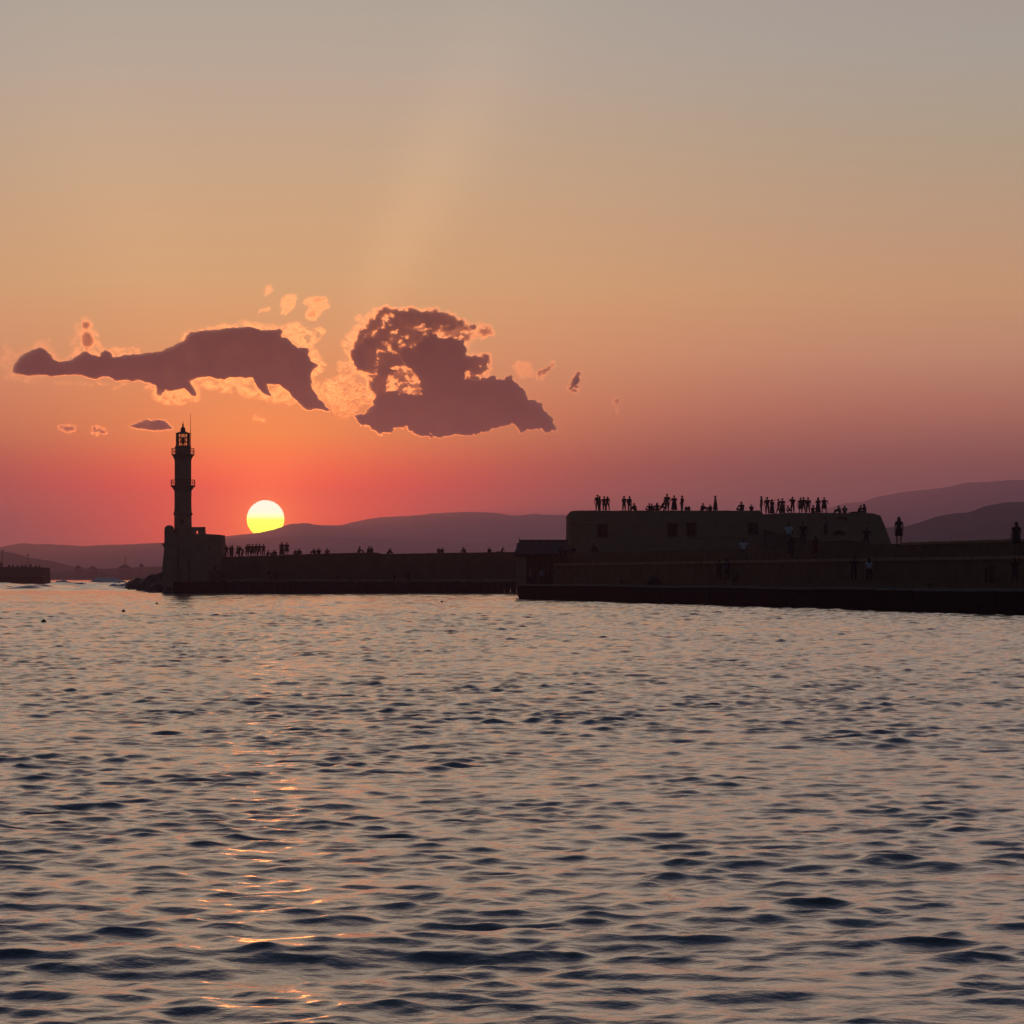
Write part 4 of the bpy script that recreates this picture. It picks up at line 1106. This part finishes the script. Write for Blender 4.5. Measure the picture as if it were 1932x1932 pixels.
def wall_z(px): return PZ(float(interp(top, [px])[0]), MY)
wallp = [
 (427.9, 'akimbo', 'person with bent elbows standing on the harbour wall, nearest to the lighthouse fort', 10, 1.66, dict(slim=True)),
 (435, 'folded', 'left one of a hugging couple on the harbour wall near the lighthouse', 60, 1.62, {}),
 (438.6, 'folded', 'right one of a hugging couple on the harbour wall near the lighthouse', -60, 1.68, {}),
 (448, 'walk', 'left one of a pair striding along the wall beside a leaning figure', 80, 1.58, {}),
 (451.6, 'stand', 'right one of a pair striding along the wall beside a leaning figure', 50, 1.52, dict(slim=True)),
 (457.2, 'bend', 'person bending forward on the wall left of the big standing group', 70, 1.60, {}),
 (466.2, 'stand', 'leftmost of the big dense standing group on the wall left of the sun', 10, 1.74, {}),
 (470, 'relaxed', 'second of the big dense standing group, broad and tall', -20, 1.82, dict(top='navy')),
 (476.3, 'stand', 'third of the big dense standing group, slightly apart', 0, 1.76, dict(dress='short')),
 (483.3, 'stand', 'left one of two standing people with legs apart, beneath the sun', 20, 1.80, dict(slim=True)),
 (489.4, 'akimbo', 'right one of two standing people with legs apart, beneath the sun', -10, 1.78, {}),
 (497.2, 'stand', 'slim person standing beside a sitting one, under the lower edge of the sun', 30, 1.72, dict(slim=True)),
 (503.6, 'sit_knees', 'person sitting at the feet of the slim standing one under the sun', -70, 1.55, {}),
 (516.5, 'sit_wide', 'left one of two sitting people to the left of the tall standing pair', 0, 1.50, {}),
 (520.6, 'sit_knees', 'right one of two sitting people to the left of the tall standing pair', 40, 1.42, {}),
 (531.8, 'stand', 'left one of the tall standing pair, with legs together', 10, 1.88, dict(dress='long')),
 (541, 'folded', 'right one of the tall standing pair, in shorts', -10, 1.84, dict(dress='short')),
 (558, 'sit_wide', 'left one of two people sitting close together right of the tall pair', 10, 1.50, {}),
 (563.7, 'sit_knees', 'right one of two people sitting close together right of the tall pair', -20, 1.70, {}),
 (594, 'sit_knees', 'left one of two people sitting slightly apart midway between fort and wall step', 60, 1.60, {}),
 (601.7, 'sit_low', 'right one of two people sitting slightly apart midway between fort and wall step', 10, 1.70, {}),
 (676, 'sit_knees', 'person sitting in profile with knees to the right before the step in the wall', -80, 1.75, {}),
 (693.6, 'sit_knees', 'left one of two people sitting close to the step in the wall', -60, 1.75, dict(slim=True)),
 (700.7, 'sit_wide', 'right one of two people sitting close to the step in the wall', 20, 1.72, dict(slim=True)),
 (731.8, 'sit_low', 'person sitting hunched with a bent head just right of the step in the wall', -60, 1.70, {}),
 (828, 'sit_knees', 'left one of two people sitting together on the bare middle of the wall', 0, 1.55, {}),
 (835, 'sit_knees', 'right one of two people sitting together on the bare middle of the wall', 20, 1.50, {}),
 (878, 'sit_low', 'person sitting hunched alone between the middle pair and the shed', 50, 1.65, {}),
 (922, 'sit_low', 'lowest hunched sitting person on the wall, second from the shed', -20, 1.45, {}),
 (946.5, 'sit_back', 'person sitting leaning back on the wall, nearest to the shed', 60, 1.40, {}),
]
for i, (px_, pose, lab, face, h, kw) in enumerate(wallp):
    y_ = MY + 1.0 + .6 * ((i * 5) % 3)
    person((PX(px_, y_), y_, wall_z(px_) - .02), pose, lab, WALLP, face, h, **kw)
person((PX(617.5, MY), MY - .12, wall_z(617.5) - .12), 'sit_edge', 'person sitting on the front edge of the harbour wall with legs hanging down', WALLP, 178, 1.75, top='maroon')
for px_, pose, lab, face, h, kw in (
 (406, 'sit_knees', 'person in light grey sitting on the quay under the lighthouse fort', 170, 1.75, dict(top='grey', low='dark')),
 (507, 'stand', 'left one of two people standing in shadow on the quay below the sun', 0, 1.70, {}),
 (518, 'relaxed', 'right one of two people standing in shadow on the quay below the sun', 30, 1.78, {}),
 (637.6, 'walk', 'person walking in shadow on the quay before the wall, left of the middle', 90, 1.75, {}),
 (743.5, 'stand', 'dark person standing on the quay under the step in the wall', 40, 1.72, dict(top='black', low='black')),
 (766, 'stand', 'left one of a dark couple standing on the quay right of the wall step', 0, 1.72, {}),
 (772, 'folded', 'right one of a dark couple standing on the quay right of the wall step', 0, 1.66, {})):
    y_ = 455.5
    z_ = qz + (1.6 if px_ == 406 else .04)
    person((PX(px_, y_), y_, z_), pose, lab, 'people on the quay below the harbour wall', face, h, **kw)
bm = bmesh.new(); box(bm, PX(396, 456), PX(416, 456), 455, 458, qz, qz + 1.58); bm_obj('stone_block', bm, M_STONE2, label='big square stone block at the foot of the lighthouse fort', category='stone block')

for i, (px_, h, pose) in enumerate(((1.7, 2.0, 'stand'), (17.5, 1.5, 'sit_wide'), (25, 1.5, 'sit_knees'), (33, 1.3, 'sit_wide'), (42, 1.5, 'sit_wide'), (48.5, 1.6, 'sit_wide'), (57.6, 1.75, 'stand'), (67, 1.4, 'sit_wide'), (75, 1.7, 'sit_wide'))):
    y_ = py0 + 1.2
    zz = PZ(float(interp([(-60, 1068), (0, 1069), (30, 1070), (60, 1070), (80, 1072)], [px_])[0]), py0) - (.75 if pose == 'stand' else .05)
    person((PX(px_, y_), y_, zz), pose, ['standing person at the very left end of the visible pier', 'leftmost of the sitting people on the pier', 'second sitting person from the left on the pier', 'smallest sitting person in the middle of the pier', 'sitting person left of the shorter lamp post', 'sitting person right under the shorter lamp post', 'standing person on the pier right of the shorter lamp post', 'sitting person second from the outer end of the pier', 'sitting person at the outer end of the pier'][i], PIERP, 20 * (i % 3), h, hair='long' if i % 3 == 1 else 'short')

# terraces and near quay
def tp(px, off, z, pose, lab, face, h, **kw):
    p = ML(s_at(px, off), off, z)
    person(p, pose, lab, TERR, face, h, **kw)
tp(1000.6, 1.2, QZ, 'walk', 'person in a light grey shirt with a dark backpack walking before the shed', 60, 1.86, top='grey', low='navy')
tp(1022.5, 1.6, QZ, 'stand', 'person in a lavender shirt under the shed roof', 10, 1.78, top='lilac', low='black')
tp(1029, 1.4, QZ, 'stand', 'dark person standing beside the lavender shirt at the shed', -10, 1.85, top='black', low='black')
tp(1039, 2.0, QZ, 'relaxed', 'dark person half hidden by the terrace end at the shed', 0, 1.90, top='black', low='black')
tp(1058.3, O2 + .9, TZ1, 'stand', 'dark person standing on the lower terrace right of the shed roof', 30, 1.86, top='black', low='black')
tp(1066.5, O2 + 1.5, TZ1, 'relaxed', 'person standing behind the dark one right of the shed roof', 10, 1.80, top='black')
tp(1074.5, O3 + .6, TZ2, 'sit_knees', 'person in grey sitting on the terrace corner at the left foot of the fort', 0, 1.62, top='grey')
tp(1082.5, O3 + .7, TZ2, 'sit_knees', 'person in black sitting on the terrace corner at the left foot of the fort', 10, 1.62, top='black')
tp(1120, O3 + .8, TZ2, 'sit_wide', 'long-haired person sitting in front of the fort below the first window', -10, 1.95, top='dark', hair='long')
tp(1356.5, O1 + .8, SZ, 'stand', 'left one of two dark people standing side by side on the quay step', 0, 1.84, top='black', low='black')
tp(1371.5, O1 + .8, SZ, 'relaxed', 'right one of two people side by side on the quay step, in dark blue', 20, 1.90, top='navy', low='black')
tp(1385, O1 + .5, SZ, 'sit_low', 'person sitting low on the quay step at the feet of the couple', -40, 1.60, top='black', low='black')
tp(1402.6, O2 + 1.0, TZ1, 'akimbo', 'person in a white shirt and pale trousers standing below the fourth window', 0, 1.88, top='pale', low='grey')
tp(1488, O3 + .5, TZ2, 'stand', 'man in a pale blue shirt standing on the upper terrace', 0, 2.0, top='pale', low='grey')
tp(1492.5, O2 + 1.1, TZ1, 'folded', 'person in a dark blue dress standing just below the pale blue shirt', 10, 1.95, top='navy', low='navy', dress='short', hair='long', slim=True)
tp(1515.2, O3 + .5, TZ2, 'stand', 'dark broad person standing on the upper terrace right of the pale shirt', 0, 2.05, top='black', low='dark')
tp(1538.3, O2 + 1.1, TZ1, 'relaxed', 'person in a red dress standing on the lower terrace', 0, 1.92, top='maroon', low='maroon', dress='short', hair='long', slim=True)
person((PX(1558, 361), 361, PZ(1010, 361)), 'relaxed', 'person in grey standing against the fort face, right of the red dress', TERR, 40, 2.0, top='grey', low='black')
person((PX(1634.6, 285), 285, TZ2), 'akimbo', 'person with bent elbows behind the terrace edge, near the sloping end of the fort', TERR, 0, 1.95, top='black', low='black')
tp(1611, O1 + .8, SZ, 'stand', 'dark person standing on the quay step beside a woman in a pale top', 10, 1.90, top='black', low='black')
tp(1640, O1 + .8, SZ, 'stand', 'long-haired woman in a pale top standing on the quay step', 0, 1.80, top='pale', low='black', hair='long', slim=True)
tp(1696, O3 + .5, TZ2 + .03, 'stand', 'lone woman in a short dark dress standing on top of the wall against the hills', 0, 1.98, top='black', low='black', dress='short', hair='long', slim=True)
bm = bmesh.new(); sb_ = s_at(1917.5, O2 + .9); mbox(bm, sb_ - .5, sb_ + .5, O2 + .45, O2 + 1.5, TZ1, TZ1 + .32); bm_obj('stone_block', bm, M_STONE2, label='squared stone block on the lower terrace under the woman at the right edge', category='stone block')
tp(1917.5, O2 + .9, TZ1 + .32, 'stand', 'long-haired woman in black at the right edge, head above the wall top', 25, 1.95, top='black', low='black', hair='long', dress='short')
tp(1914.5, O1 + .8, SZ, 'folded', 'long-haired person in a dark top standing low on the step at the right edge', 0, 1.62, top='black', low='navy', hair='long')
